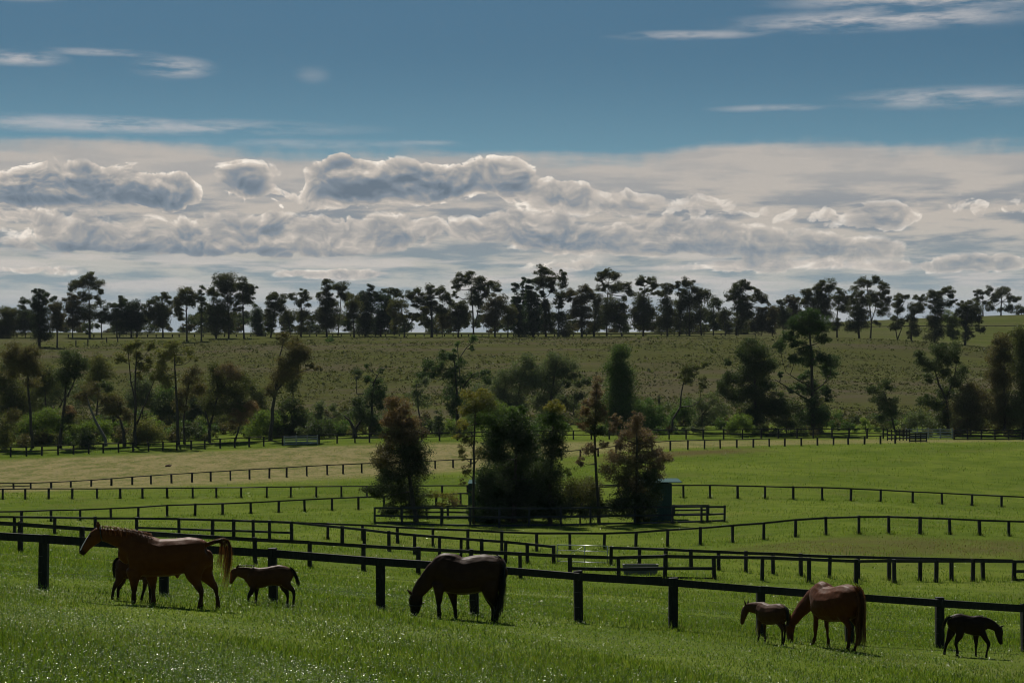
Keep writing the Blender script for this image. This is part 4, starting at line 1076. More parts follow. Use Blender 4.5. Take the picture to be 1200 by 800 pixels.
# fuller second rank behind the creek's first trunks
for lab, bx, cl, tn in (
    ('dusky round headed tree behind the thin straight trunk and the pale trunked forked gum', 55, [(50, 436, 12, 9), (60, 446, 13, 11), (46, 452, 10, 11)], 'euc'),
    ('mid green tree seen between the forked gum and the leaning pale one', 112, [(112, 424, 10, 8), (120, 436, 12, 10), (108, 448, 10, 11), (128, 470, 9, 12)], 'olive'),
    ('hazy green tree framed by the forks of the tall open gum', 168, [(165, 452, 12, 11), (174, 466, 11, 12), (156, 470, 10, 12)], 'grey'),
    ('green rounded tree behind the sparse olive topped gum', 200, [(196, 462, 10, 11), (203, 476, 11, 11), (186, 482, 9, 10)], 'green'),
    ('pale olive tree filling between the thin feathery tree and the broad dark one', 232, [(232, 452, 10, 10), (238, 466, 11, 11), (226, 476, 10, 12)], 'olive'),
    ('dim green tree between the broad dark tree and the wind swept gum', 302, [(300, 462, 9, 9), (306, 474, 9, 10), (294, 452, 7, 7)], 'euc'),
    ('low spreading green tree in the hollow beyond the gnarled broken trunk', 460, [(456, 486, 12, 9), (468, 492, 12, 9), (446, 497, 9, 7)], 'grey'),
    ('grey green tree between the dark branching tree and the wide she oak', 566, [(562, 462, 9, 9), (570, 474, 11, 10), (556, 480, 9, 10)], 'grey'),
    ('small green tree in the gap beside the twisted thin tree', 800, [(803, 478, 9, 9), (796, 490, 9, 9), (812, 492, 9, 9)], 'green'),
):
    creek(lab, bx, 366, cl, tint=tn, cover=1.4)

# ------------------------------------------------------------------ the island of trees in the pen
G_I = 'trees inside the railed pen'
def isle(label, bx, D, clumps, trunks=None, **kw):
    kw.setdefault('leaf', 1.75)
    kw.setdefault('cover', 1.7)
    kw.setdefault('deep', .5)
    kw.setdefault('fat', 1.34)
    kw.setdefault('lift', 1.25)
    return tree(label, bx, D, clumps, trunks, group=G_I, **kw)
isle('broad cone shaped tree with a rust coloured top, standing apart in the pen', 488, 179, [(460, 472, 8, 8, 'rust'), (470, 480, 10, 10, 'rust'), (462, 492, 12, 10, 'rust'), (478, 497, 12, 10, 'rust'), (485, 511, 14, 9, 'red'), (465, 512, 14, 10, 'red'), (455, 525, 12, 10, 'brown'), (450, 540, 12, 9, 'brown'), (475, 530, 15, 12), (490, 530, 12, 12), (487, 550, 16, 14), (460, 555, 18, 12), (442, 574, 13, 8), (470, 575, 22, 14), (485, 592, 14, 14), (458, 598, 10, 8)],
     stem((488, 611, 6), (482, 575, 5), (474, 520, 2.6), (468, 480, 1.2)), tint='dark', cover=1.7)
isle('thin open tree with yellow tips and see through lower branches', 555, 178, [(550, 462, 8, 7, 'yellow'), (565, 461, 9, 6, 'yellow'), (572, 473, 9, 9, 'olive'), (555, 475, 10, 9, 'olive'), (545, 481, 6, 7, 'yellow'), (562, 490, 13, 10), (575, 491, 7, 9), (540, 497, 6, 5, 'yellow'), (536, 510, 5, 4, 'yellow'), (550, 516, 8, 6, 'olive'), (541, 531, 4, 8, 'olive'), (547, 552, 5, 7, 'olive'), (562, 532, 7, 7, 'olive'), (543, 565, 3, 4, 'olive')],
     stem((555, 611, 3.4), (555, 560, 3), (556, 510, 2.2), (557, 470, 1)), tint='green', cover=1.15)
isle('darkest she oak filling the middle of the pen', 602, 180, [(612, 479, 4, 7, 'green'), (603, 488, 7, 9, 'green'), (590, 502, 13, 12), (608, 505, 14, 14), (580, 530, 13, 14), (600, 550, 20, 18), (620, 540, 16, 18), (588, 578, 22, 15), (622, 575, 22, 16), (612, 598, 32, 10), (576, 597, 14, 10), (566, 574, 10, 14), (563, 597, 12, 11), (578, 515, 9, 12), (612, 520, 16, 14), (570, 560, 10, 12), (600, 580, 26, 18), (590, 605, 28, 7), (632, 555, 14, 14)],
     stem((602, 612, 6), (604, 560, 4.5), (607, 495, 1.6)), tint='pine', name='she_oak', cover=2.1, gap=.45)
isle('yellow topped tree joined to the darkest she oak', 645, 176, [(650, 477, 9, 7, 'yellow'), (645, 490, 12, 10, 'green'), (655, 500, 8, 9, 'green'), (645, 515, 14, 10), (650, 530, 11, 11), (640, 555, 16, 14), (645, 580, 17, 15), (640, 600, 18, 9), (655, 598, 14, 10), (630, 590, 14, 12)], stem((645, 611, 5), (645, 560, 3.6), (648, 500, 1.6)), tint='dark', cover=1.9)
isle('slim upright pinkish tree on a long thin trunk', 700, 176, [(700, 448, 5, 7, 'plum'), (698, 461, 7, 8, 'plum'), (692, 471, 7, 7, 'plum'), (702, 476, 8, 8, 'brown'), (685, 481, 6, 6, 'rust'), (695, 491, 11, 8, 'brown'), (706, 486, 5, 7, 'rust'), (682, 498, 6, 5, 'rust'), (700, 506, 8, 6), (690, 526, 8, 6, 'plum'), (681, 541, 5, 5, 'plum'), (708, 520, 5, 4, 'plum')],
     stem((702, 611, 4), (699, 560, 3.4), (697, 510, 2.6), (699, 455, 1)), tint='dark', cover=1.35)
isle('wide plum brown tree beside the green shelter', 747, 175, [(746, 489, 6, 7, 'plum'), (742, 500, 9, 8, 'plum'), (752, 506, 8, 8, 'plum'), (734, 511, 8, 7, 'plum'), (761, 516, 8, 7, 'plum'), (748, 521, 12, 10, 'red'), (729, 521, 7, 7, 'plum'), (770, 531, 8, 7, 'plum'), (755, 540, 15, 11, 'red'), (735, 546, 11, 11, 'brown'), (772, 547, 7, 5, 'plum'), (725, 561, 11, 9, 'brown'), (745, 565, 14, 11, 'brown'), (733, 585, 13, 12), (719, 492, 6, 6, 'plum'), (718, 503, 5, 6, 'plum'), (752, 590, 14, 11), (766, 580, 8, 10), (760, 560, 12, 10), (776, 537, 9, 8, 'plum'), (766, 553, 11, 9, 'red'), (722, 536, 10, 9, 'plum'), (712, 550, 9, 9, 'brown'), (745, 600, 20, 8), (722, 595, 13, 10), (738, 572, 13, 10, 'brown')],
     stem((747, 610, 4.2), (746, 560, 3.6), (746, 500, 1.4)), tint='dark', cover=1.3)
isle('low leafy bush under the slim pinkish tree', 680, 177, [(677, 574, 16, 14), (664, 592, 15, 11, 'dark'), (694, 572, 10, 12), (690, 586, 12, 11), (703, 596, 12, 9, 'dark'), (690, 600, 16, 7, 'dark'), (668, 552, 6, 5, 'lime')], stem((680, 610, 2), (680, 575, 1.2)), tint='olive', cover=1.3, name='bush', cat='bush')
isle('sparse yellow green sapling in the gap behind the front rails', 519, 176, [(510, 580, 6, 5), (526, 582, 9, 6), (519, 591, 6, 5), (532, 588, 6, 5, 'rust')], stem((519, 611, 1.6), (519, 590, 1), (519, 580, .7)), tint='yellow', cover=.8, name='sapling')
# ------------------------------------------------------------------ uncountable growth
def scatter_leaves(name, label, specs, s_of, leaf, cover, mat, **kw):
    cen = []
    for px, py, D, rx, ry, tn in specs:
        s = D / F
        p = pt(px, py, D)
        cen.append((p.x, p.y, p.z, rx * s, ry * s, tn))
    V, T = leaves(cen, s_of, leaf, cover, **kw)
    n = len(V) // 4
    o = np_mesh(name, V, np.arange(4 * n), np.arange(n) * 4, np.full(n, 4), mat, cols=T)
    o['kind'] = 'stuff'
    o['label'] = label
    return o

# a far wood that closes the gaps between the skyline trunks
sp = []
for k in range(420):
    px = rng.uniform(-120, 960)
    if 118 < px < 128 or 200 < px < 212 or 291 < px < 299 or 735 < px < 742:
        continue
    D = rng.uniform(760, 900)
    gy = YH - F * float(zpd(px, D)) / D
    sp.append((px, gy - rng.uniform(1, 22), D, rng.uniform(4, 9), rng.uniform(4, 8), random.choice(['euc', 'grey', 'dark', 'brown'])))
scatter_leaves('far_wood', 'dim wood far behind the skyline trees', sp, 830 / F, 1.8, 1.5, M_LEAF)

# undergrowth of the creek, behind the far fence
sp = []
for k in range(900):
    px = rng.uniform(-120, 1320)
    if 985 < px < 1025 and rng.uniform() < .8:
        continue
    if rng.uniform() > (.95 if px < 400 else .6):
        continue
    D = rng.uniform(334, 385)
    gy = YH - F * float(zpd(px, D)) / D
    h = rng.uniform(3, 9) * (1.7 if px < 420 else .95)
    sp.append((px, gy - h * .7, D, rng.uniform(5, 11), h, random.choice(['euc', 'olive', 'dark', 'green', 'brown', 'grey', 'lime'])))
scatter_leaves('creek_undergrowth', 'low mixed scrub along the creek', sp, 355 / F, 1.9, 1.2, M_LEAF, lift=1.5)

# tussocks and heath on the hillside
def hillside():
    n = 70000
    px = rng.uniform(-150, 1350, n)
    u = rng.uniform(0, 1, n)
    D = 1 / (1 / 362 + (1 / 668 - 1 / 362) * u ** 1.0)
    keep = rng.uniform(0, 1, n) < np.clip(hill_mask(px, D) * 1.2, 0.04, 1)
    # growth comes in drifts
    X = (px - 600) / F * D
    dr = np.sin(X * .05 + D * .03) + np.sin(X * .11 - D * .07 + 2) + np.sin(X * .023 + D * .11 + 4)
    keep &= rng.uniform(-2.0, 2.0, n) < 1.3 * dr + .6
    px, D, X = px[keep], D[keep], X[keep]
    Z = zpd(px, D)
    m = len(px)
    k = 6
    base = np.stack([X, D, Z], -1)
    size = rng.lognormal(-1.35, .45, m)
    hue = rng.integers(0, 5, m)
    pal = np.array([(.060, .067, .026), (.082, .096, .031), (.074, .068, .042), (.050, .057, .025), (.092, .094, .040)])
    P = np.repeat(base, k, 0) + rng.normal(size=(m * k, 3)) * np.repeat(size, k)[:, None] * np.array([.5, .5, .22])
    S = np.repeat(size, k) * rng.uniform(.5, 1.0, m * k)
    P[:, 2] += S * .38
    a = rng.normal(size=(m * k, 3)); a[:, 2] = np.abs(a[:, 2]) + .6
    a /= np.linalg.norm(a, axis=1)[:, None]
    b = np.cross(a, rng.normal(size=(m * k, 3))); b /= np.linalg.norm(b, axis=1)[:, None] + 1e-9
    h = a * (S * .5)[:, None]; w = b * (S * .42)[:, None]
    V = np.stack([P - h, P + w, P + h, P - w], 1).reshape(-1, 3)
    T = np.repeat(pal[hue] * rng.uniform(.7, 1.25, (m, 1)), k * 4, 0)
    q = m * k
    o = np_mesh('hill_scrub', V, np.arange(4 * q), np.arange(q) * 4, np.full(q, 4), M_LEAF, cols=T)
    o['kind'] = 'stuff'
    o['label'] = 'tussocks and heath covering the hillside'
hillside()

# the grass of the paddocks: blades near by, coarser tufts further off
M_GRASS = leaf_mat('grass blades', .45, .5, .12)
def grass(name, label, n, d0, d1, hgt, wid, per, seed, lush=1.0):
    r = np.random.default_rng(seed)
    px = r.uniform(-170, 1370, n)
    D = 1 / r.uniform(1 / d1, 1 / d0, n)
    dry = dry_mask(px, D); brn = brown_mask(px, D)
    X = (px - 600) / F * D
    dr = np.sin(X * .55 + D * .21) + np.sin(X * .23 - D * .37 + 2) + np.sin(X * 1.3 + D * .9 + 1) * .6
    hs = np.clip(1 + .22 * dr, .45, 1.7) * (1 - .45 * np.maximum(dry, brn))
    keep = r.uniform(0, 1, n) < np.clip(.75 + .22 * dr, .25, 1)
    px, D, X, dry, brn, hs = px[keep], D[keep], X[keep], dry[keep], brn[keep], hs[keep]
    m = len(px) * per
    Z = zpd(px, D)
    base = np.repeat(np.stack([X, D, Z], -1), per, 0)
    sp_ = np.repeat(wid(D) * 2.2, per)
    base[:, :2] += r.normal(size=(m, 2)) * sp_[:, None]
    H = np.repeat(hgt(D) * hs, per) * r.uniform(.5, 1.3, m)
    Wd = np.repeat(wid(D), per) * r.uniform(.6, 1.3, m)
    ang = r.uniform(0, 2 * np.pi, m)
    side = np.stack([np.cos(ang), np.sin(ang), np.zeros(m)], -1) * (Wd * .5)[:, None]
    la = r.uniform(0, 2 * np.pi, m)
    lean = np.stack([np.cos(la), np.sin(la), np.zeros(m)], -1) * (H * r.uniform(.1, .75, m))[:, None]
    up = np.zeros((m, 3)); up[:, 2] = H
    V = np.stack([base - side, base + side, base + side * .8 + up * .6 + lean * .35, base - side * .8 + up * .6 + lean * .35, base + up + lean], 1).reshape(-1, 3)
    V[:, 2] -= .01
    i = np.arange(m) * 5
    loops = np.stack([i, i+1, i+2, i+3, i+3, i+2, i+4], -1).ravel()
    starts = np.stack([np.arange(m) * 7, np.arange(m) * 7 + 4], -1).ravel()
    tot = np.tile([4, 3], m)
    gcol = np.array([(.092, .146, .018), (.130, .174, .024), (.066, .110, .019), (.160, .178, .036)])
    col = gcol[r.choice(4, m, p=[.42, .3, .2, .08])] * lush
    dd = np.repeat(dry, per); bb = np.repeat(brn, per)
    isd = r.uniform(0, 1, m) < dd * .85
    col[isd] = np.array([.25, .215, .095]) * r.uniform(.7, 1.2, (isd.sum(), 1))
    isb = r.uniform(0, 1, m) < bb * .8
    col[isb] = np.array([.12, .09, .045]) * r.uniform(.7, 1.2, (isb.sum(), 1))
    col *= r.uniform(.75, 1.25, (m, 1))
    o = np_mesh(name, V, loops, starts, tot, M_GRASS, cols=np.repeat(col, 5, 0))
    o['kind'] = 'stuff'
    o['label'] = label
grass('meadow_grass', 'tall lush clover grass nearest the camera', 260000, 20, 62, lambda D: .092 - .0004 * (D - 40), lambda D: .010 + D * .00018, 1, 5, .88)
grass('paddock_grass', 'grazed grass of the paddocks', 260000, 54, 345, lambda D: .075 + D * .0004, lambda D: .009 + D * .00018, 1, 6)

# clover leaves that catch the light, and clover heads
M_CLOVER, _nt, _out = new_mat('clover leaf')
_b = N(_nt, 'ShaderNodeBsdfPrincipled', Roughness=.30)
_b.inputs['Specular IOR Level'].default_value = .42
_at = N(_nt, 'ShaderNodeAttribute', attribute_name='tint')
L(_nt, _at.outputs['Color'], _b.inputs['Base Color'])
L(_nt, _b.outputs[0], _out.inputs[0])
def clover(n, d0, d1, seed, size, hgt, mat=None, tone=(.055, .10, .022)):
    r = np.random.default_rng(seed)
    px = r.uniform(-170, 1370, n)
    D = 1 / r.uniform(1 / d1, 1 / d0, n)
    X = (px - 600) / F * D
    dr = np.sin(X * .9 + D * .4) + np.sin(X * .4 - D * .6 + 2) + np.sin(X * 2.1 + D * 1.3)
    keep = (r.uniform(-2.5, 2.5, n) < dr + .4) & (dry_mask(px, D) < .3)
    px, D, X = px[keep], D[keep], X[keep]
    m = len(px)
    P = np.stack([X, D, zpd(px, D) + hgt * r.uniform(.5, 1.15, m)], -1)
    nrm = r.normal(size=(m, 3)) * .46
    nrm[:, 2] += 1
    nrm /= np.linalg.norm(nrm, axis=1)[:, None]
    a = np.cross(nrm, r.normal(size=(m, 3))); a /= np.linalg.norm(a, axis=1)[:, None]
    b = np.cross(nrm, a)
    s = (size(D) * r.uniform(.6, 1.3, m))[:, None]
    V = np.stack([P - a * s, P + b * s * .8, P + a * s, P - b * s * .8], 1).reshape(-1, 3)
    T = np.repeat(np.array([tone]) * r.uniform(.7, 1.3, (m, 1)), 4, 0)
    o = np_mesh('clover', V, np.arange(4 * m), np.arange(m) * 4, np.full(m, 4), mat or M_CLOVER, cols=T)
    o['kind'] = 'stuff'
    o['label'] = 'shining clover leaves in the grass'
clover(420000, 20, 75, 8, lambda D: .0040 + D * .000095, .11)
clover(110000, 75, 290, 9, lambda D: .005 + D * .00012, .085)
clover(200000, 20, 70, 10, lambda D: .010 + D * .00014, .088, M_GRASS, (.075, .128, .022))

# longer grass left standing round the posts
def rank_grass():
    r = np.random.default_rng(21)
    per = 46
    B = np.array([tuple(g) for g in NEAR_POSTS])
    m = len(B) * per
    sc_ = np.repeat(np.clip(B[:, 1] / 60, .8, 3), per)
    P = np.repeat(B, per, 0)
    P[:, 0] += r.normal(size=m) * .24
    P[:, 1] += r.normal(size=m) * .20
    P[:, 2] = gz(P[:, 0], P[:, 1]) - .01
    H = r.uniform(.10, .34, m)
    Wd = .012 * sc_
    ang = r.uniform(0, 2 * np.pi, m)
    side = np.stack([np.cos(ang), np.sin(ang), np.zeros(m)], -1) * (Wd * .5)[:, None]
    la = r.uniform(0, 2 * np.pi, m)
    lean = np.stack([np.cos(la), np.sin(la), np.zeros(m)], -1) * (H * r.uniform(.1, .6, m))[:, None]
    up = np.zeros((m, 3)); up[:, 2] = H
    V = np.stack([P - side, P + side, P + side * .8 + up * .6 + lean * .35, P - side * .8 + up * .6 + lean * .35, P + up + lean], 1).reshape(-1, 3)
    i = np.arange(m) * 5
    loops = np.stack([i, i+1, i+2, i+3, i+3, i+2, i+4], -1).ravel()
    starts = np.stack([np.arange(m) * 7, np.arange(m) * 7 + 4], -1).ravel()
    col = np.array([(.070, .105, .020), (.13, .13, .045)])[(r.uniform(0, 1, m) < .25).astype(int)] * r.uniform(.7, 1.2, (m, 1))
    o = np_mesh('rank_grass', V, loops, starts, np.tile([4, 3], m), M_GRASS, cols=np.repeat(col, 5, 0))
    o['kind'] = 'stuff'
    o['label'] = 'longer ungrazed grass round the fence posts'
rank_grass()
# ------------------------------------------------------------------ horses
def coat_mat(name, rough=.40, spec=.5):
    m, nt, out = new_mat(name)
    at = N(nt, 'ShaderNodeAttribute', attribute_name='tint')
    tcn = N(nt, 'ShaderNodeTexCoord')
    n1 = noise(nt, tcn.outputs['Object'], 7, 4, .6)
    n2 = noise(nt, tcn.outputs['Object'], 60, 3, .6)
    c = mix_col(nt, mul_f(nt, smooth(nt, n1, .35, .7), .45), at.outputs['Color'], mix_col(nt, 1.0, at.outputs['Color'], (.6, .55, .5), 'MULTIPLY'))
    bs = N(nt, 'ShaderNodeBsdfPrincipled', Roughness=rough)
    bs.inputs['Specular IOR Level'].default_value = spec
    bs.inputs['Sheen Weight'].default_value = .04
    bs.inputs['Sheen Roughness'].default_value = .4
    L(nt, c, bs.inputs['Base Color'])
    bp = N(nt, 'ShaderNodeBump', Strength=.25, Distance=.01)
    L(nt, n2, bp.inputs['Height'])
    L(nt, bp.outputs[0], bs.inputs['Normal'])
    L(nt, bs.outputs[0], out.inputs[0])
    return m
M_COAT = coat_mat('horse coat', .5, .09)
M_HAIR = leaf_mat('horse hair', .35, .45, .4)
M_EYE = plain('dark eye', (.006, .005, .004), .12)
M_HALTER = plain('leather halter', (.03, .022, .018), .4)
M_HALTERW = plain('pale halter strap', (.42, .40, .38), .5)

def ring_chain(bm, ch, seg=14, cap=.55):
    """ch: (x, z, r, lat, y) -> closed tube with elliptical sections in the x-z plane"""
    P = [Vector((c[0], c[4], c[1])) for c in ch]
    rings = []
    n = len(ch)
    def ring(p, t, r, l):
        t = Vector((t.x, 0, t.z))
        if t.length < 1e-6:
            t = Vector((1, 0, 0))
        t.normalize()
        nr = Vector((-t.z, 0, t.x))
        return [bm.verts.new(p + nr * (r * math.cos(a)) + Vector((0, 1, 0)) * (l * math.sin(a))) for a in [2 * math.pi * k / seg for k in range(seg)]]
    for i in range(n):
        t = P[min(i + 1, n - 1)] - P[max(i - 1, 0)]
        r, l = ch[i][2], ch[i][3]
        if i == 0:
            d = (P[1] - P[0]).normalized()
            rings.append(ring(P[0] - d * r * cap * .9, t, r * .45, l * .45))
            rings.append(ring(P[0] - d * r * cap * .5, t, r * .82, l * .82))
        rings.append(ring(P[i], t, r, l))
        if i == n - 1:
            d = (P[-1] - P[-2]).normalized()
            rings.append(ring(P[-1] + d * r * cap * .5, t, r * .82, l * .82))
            rings.append(ring(P[-1] + d * r * cap * .9, t, r * .45, l * .45))
    for a, b in zip(rings, rings[1:]):
        for k in range(seg):
            k2 = (k + 1) % seg
            bm.faces.new((a[k], a[k2], b[k2], b[k]))
    bm.faces.new(list(reversed(rings[0])))
    bm.faces.new(rings[-1])

def densify(ch, k=4):
    """smooth in-between sections (Catmull-Rom)"""
    A_ = np.array(ch, float)
    out = []
    n = len(A_)
    for i in range(n - 1):
        p0, p1, p2, p3 = A_[max(i-1, 0)], A_[i], A_[i+1], A_[min(i+2, n-1)]
        for j in range(k):
            t = j / k
            q = .5 * (2*p1 + (p2-p0)*t + (2*p0-5*p1+4*p2-p3)*t*t + (3*p1-p0-3*p2+p3)*t**3)
            q[2:4] = np.maximum(q[2:4], .4 * np.minimum(p1[2:4], p2[2:4]))
            out.append(q)
    out.append(A_[-1])
    return [tuple(q) for q in out]

def strands(paths, n, w0, w1, spread, col, seed=1, jitter_len=.15):
    """hair: ribbons along a path (list of Vectors), fanned out by spread at the tip"""
    r = np.random.default_rng(seed)
    V, Q, T = [], [], []
    for path, k in paths:
        P = np.array([tuple(p) for p in path])
        m = len(P)
        for s in range(k):
            o0 = r.normal(size=3) * w0 * .8
            o1 = r.normal(size=3) * spread
            end = 1 - abs(r.normal()) * jitter_len
            c = np.array(col) * r.uniform(.6, 1.5)
            wdir = r.normal(size=3); wdir[2] *= .3; wdir /= np.linalg.norm(wdir)
            i0 = len(V)
            tt = np.linspace(0, max(.4, end), m + 2)
            for t in tt:
                f = t * (m - 1); a = min(int(f), m - 2); b = f - a
                p = P[a] * (1 - b) + P[a + 1] * b
                p = p + o0 * (1 - t * .3) + o1 * t ** 1.3
                w = (w1 * (1 - .75 * t))
                V.append(p - wdir * w); V.append(p + wdir * w)
                T += [c, c]
            for j in range(len(tt) - 1):
                q = i0 + 2 * j
                Q.append((q, q + 1, q + 3, q + 2))
    return np.array(V), np.array(Q), np.array(T)

def hair_obj(name, parent, paths, w0, w1, spread, col, seed=1, jitter_len=.15):
    V, Q, T = strands(paths, 0, w0, w1, spread, col, seed, jitter_len)
    return np_mesh(name, V, Q.ravel(), np.arange(len(Q)) * 4, np.full(len(Q), 4), M_HAIR, parent, cols=T)

def horse(label, px, D, yaw, chains, coat, tint_fn, voxel=.022, ears=(), eyes=(), tail=None, mane=None, name='horse', group='mares and foals grazing', halter=(), smooth_it=3):
    """chains in metres in the horse's own frame, x along the body, z up from the ground"""
    g = gpt(px, D)
    root = empty(name, g, label, 'horse', group)
    root.rotation_euler = (0, 0, yaw)
    bm = bmesh.new()
    for ch in chains:
        ring_chain(bm, densify(ch))
    bmesh.ops.recalc_face_normals(bm, faces=bm.faces)
    me = bpy.data.meshes.new('tmp')
    bm.to_mesh(me); bm.free()
    tmp = bpy.data.objects.new('tmp', me)
    COL.objects.link(tmp)
    md = tmp.modifiers.new('r', 'REMESH'); md.mode = 'VOXEL'; md.voxel_size = voxel
    ms = tmp.modifiers.new('s', 'SMOOTH'); ms.factor = .5; ms.iterations = smooth_it
    dg = bpy.context.evaluated_depsgraph_get()
    me2 = bpy.data.meshes.new_from_object(tmp.evaluated_get(dg))
    bpy.data.objects.remove(tmp)
    me2.name = 'body'
    import mathutils
    nv = len(me2.vertices)
    co = np.empty(nv * 3, np.float32); me2.vertices.foreach_get('co', co); co = co.reshape(-1, 3)
    nrm = np.empty(nv * 3, np.float32); me2.vertices.foreach_get('normal', nrm); nrm = nrm.reshape(-1, 3)
    amp = min(1.0, voxel / .022 + .1)     # muscle and bone under the coat
    nn = np.array([mathutils.noise.noise(Vector(c) * 4.0 + Vector((px, 0, 0))) * .013 + mathutils.noise.noise(Vector(c) * 10.0) * .005 for c in co])
    me2.vertices.foreach_set('co', (co + nrm * (nn * amp)[:, None]).astype(np.float32).ravel())
    bm = bmesh.new(); bm.from_mesh(me2)
    for (b, t, w) in ears:           # base, tip, width: grown into the head
        d = (Vector(t) - Vector(b))
        b = Vector(b) - d * .35
        ring_chain(bm, [(b.x, b.z, w * .8, w * .6, b.y), (b.x + d.x * .7, b.z + d.z * .7, w * 1.15, w * .6, b.y + d.y * .7), (t[0], t[2], w * .25, w * .2, t[1])], seg=10, cap=.2)
    bm.to_mesh(me2); bm.free()
    nv = len(me2.vertices)
    co = np.empty(nv * 3, np.float32); me2.vertices.foreach_get('co', co); co = co.reshape(-1, 3)
    c4 = np.ones((nv, 4), np.float32); c4[:, :3] = tint_fn(co)
    for a in list(me2.color_attributes):
        me2.color_attributes.remove(a)
    ca = me2.color_attributes.new('tint', 'FLOAT_COLOR', 'POINT'); ca.data.foreach_set('color', c4.ravel())
    me2.polygons.foreach_set('use_smooth', np.ones(len(me2.polygons), bool))
    me2.materials.clear(); me2.materials.append(M_COAT)
    b = bpy.data.objects.new('body', me2); COL.objects.link(b); b.parent = root
    for e in eyes:
        mb = bmesh.new()
        bmesh.ops.create_uvsphere(mb, u_segments=10, v_segments=8, radius=e[3])
        for v in mb.verts:
            v.co += Vector(e[:3])
        m_ = bpy.data.meshes.new('eye'); mb.to_mesh(m_); mb.free(); m_.materials.append(M_EYE)
        o = bpy.data.objects.new('eye', m_); COL.objects.link(o); o.parent = root
    if tail:
        hair_obj('tail', root, *tail)
    if mane:
        hair_obj('mane', root, *mane)
    for (c, t, r, l, mat) in halter:
        mb = MB()
        t = Vector(t).normalized(); nr = Vector((-t.z, 0, t.x))
        pts_ = [Vector(c) + nr * (r * math.cos(a)) + Vector((0, 1, 0)) * (l * math.sin(a)) for a in [2 * math.pi * k / 16 for k in range(17)]]
        mb.tube(pts_, .013, 6)
        mb.build('halter', mat, root)
    return root, g

def points_tint(coat, dark, z_leg=.5, muzzle=None, blaze=None, leg_soft=.2, socks=None):
    def fn(co):
        c = np.tile(np.array(coat, float), (len(co), 1))
        k = 1 - sstep(co[:, 2], z_leg - leg_soft, z_leg)
        c = c * (1 - k[:, None]) + np.array(dark) * k[:, None]
        if muzzle is not None:
            d = np.linalg.norm((co - np.array(muzzle[:3]))[:, [0, 2]], axis=1)
            k = (1 - sstep(d, muzzle[3] * .5, muzzle[3]))[:, None]
            c = c * (1 - k) + np.array(dark) * .6 * k
        if blaze is not None:      # (ax, az, bx, bz, half width in plane, half width across)
            a = np.array(blaze[:2]); b_ = np.array(blaze[2:4])
            p = co[:, [0, 2]] - a; ab = b_ - a
            t = np.clip((p @ ab) / (ab @ ab), 0, 1)
            d = np.linalg.norm(p - t[:, None] * ab, axis=1)
            k = ((d < blaze[4]) & (np.abs(co[:, 1] - blaze[6]) < blaze[5])).astype(float)[:, None]
            c = c * (1 - k) + np.array([.62, .60, .57]) * k
        return c
    return fn

def tracer(x0, y0, s, px0, D):
    """crop coordinates of the photograph -> the horse's own metres"""
    k = s * F / D
    g = gpt(px0, D)
    yg = (YH - F * g.z / D - y0) * s
    xg = (px0 - x0) * s
    return (lambda X: (X - xg) / k), (lambda Y: (yg - Y) / k), k

def leg_ground(fx, D, px0, y):
    """ground height under a hoof, in the horse's frame"""
    g = gpt(px0, D)
    return float(gz(g.x + fx, D + y)) - g.z

def trace_leg(tx, tz, k, D, px0, y, pts_):
    """pts_: (X, Y, half width in crop px); the last one is brought down to the ground"""
    out = []
    for i, (X, Y, r) in enumerate(pts_):
        rr = r / k
        out.append((tx(X), tz(Y), rr, rr * (.62 if i == 0 else .85), y * (1 if i else .8)))
    fx = out[-1][0]
    zb = leg_ground(fx, D, px0, y)
    x1, z1, r1 = out[-1][0], out[-1][1], out[-1][2]
    if z1 - zb > .03:
        out.append((fx, (z1 + zb) * .5, r1, r1 * .85, y))
        out.append((fx - .01, zb + .015, r1 * 1.15, r1, y))
    return out

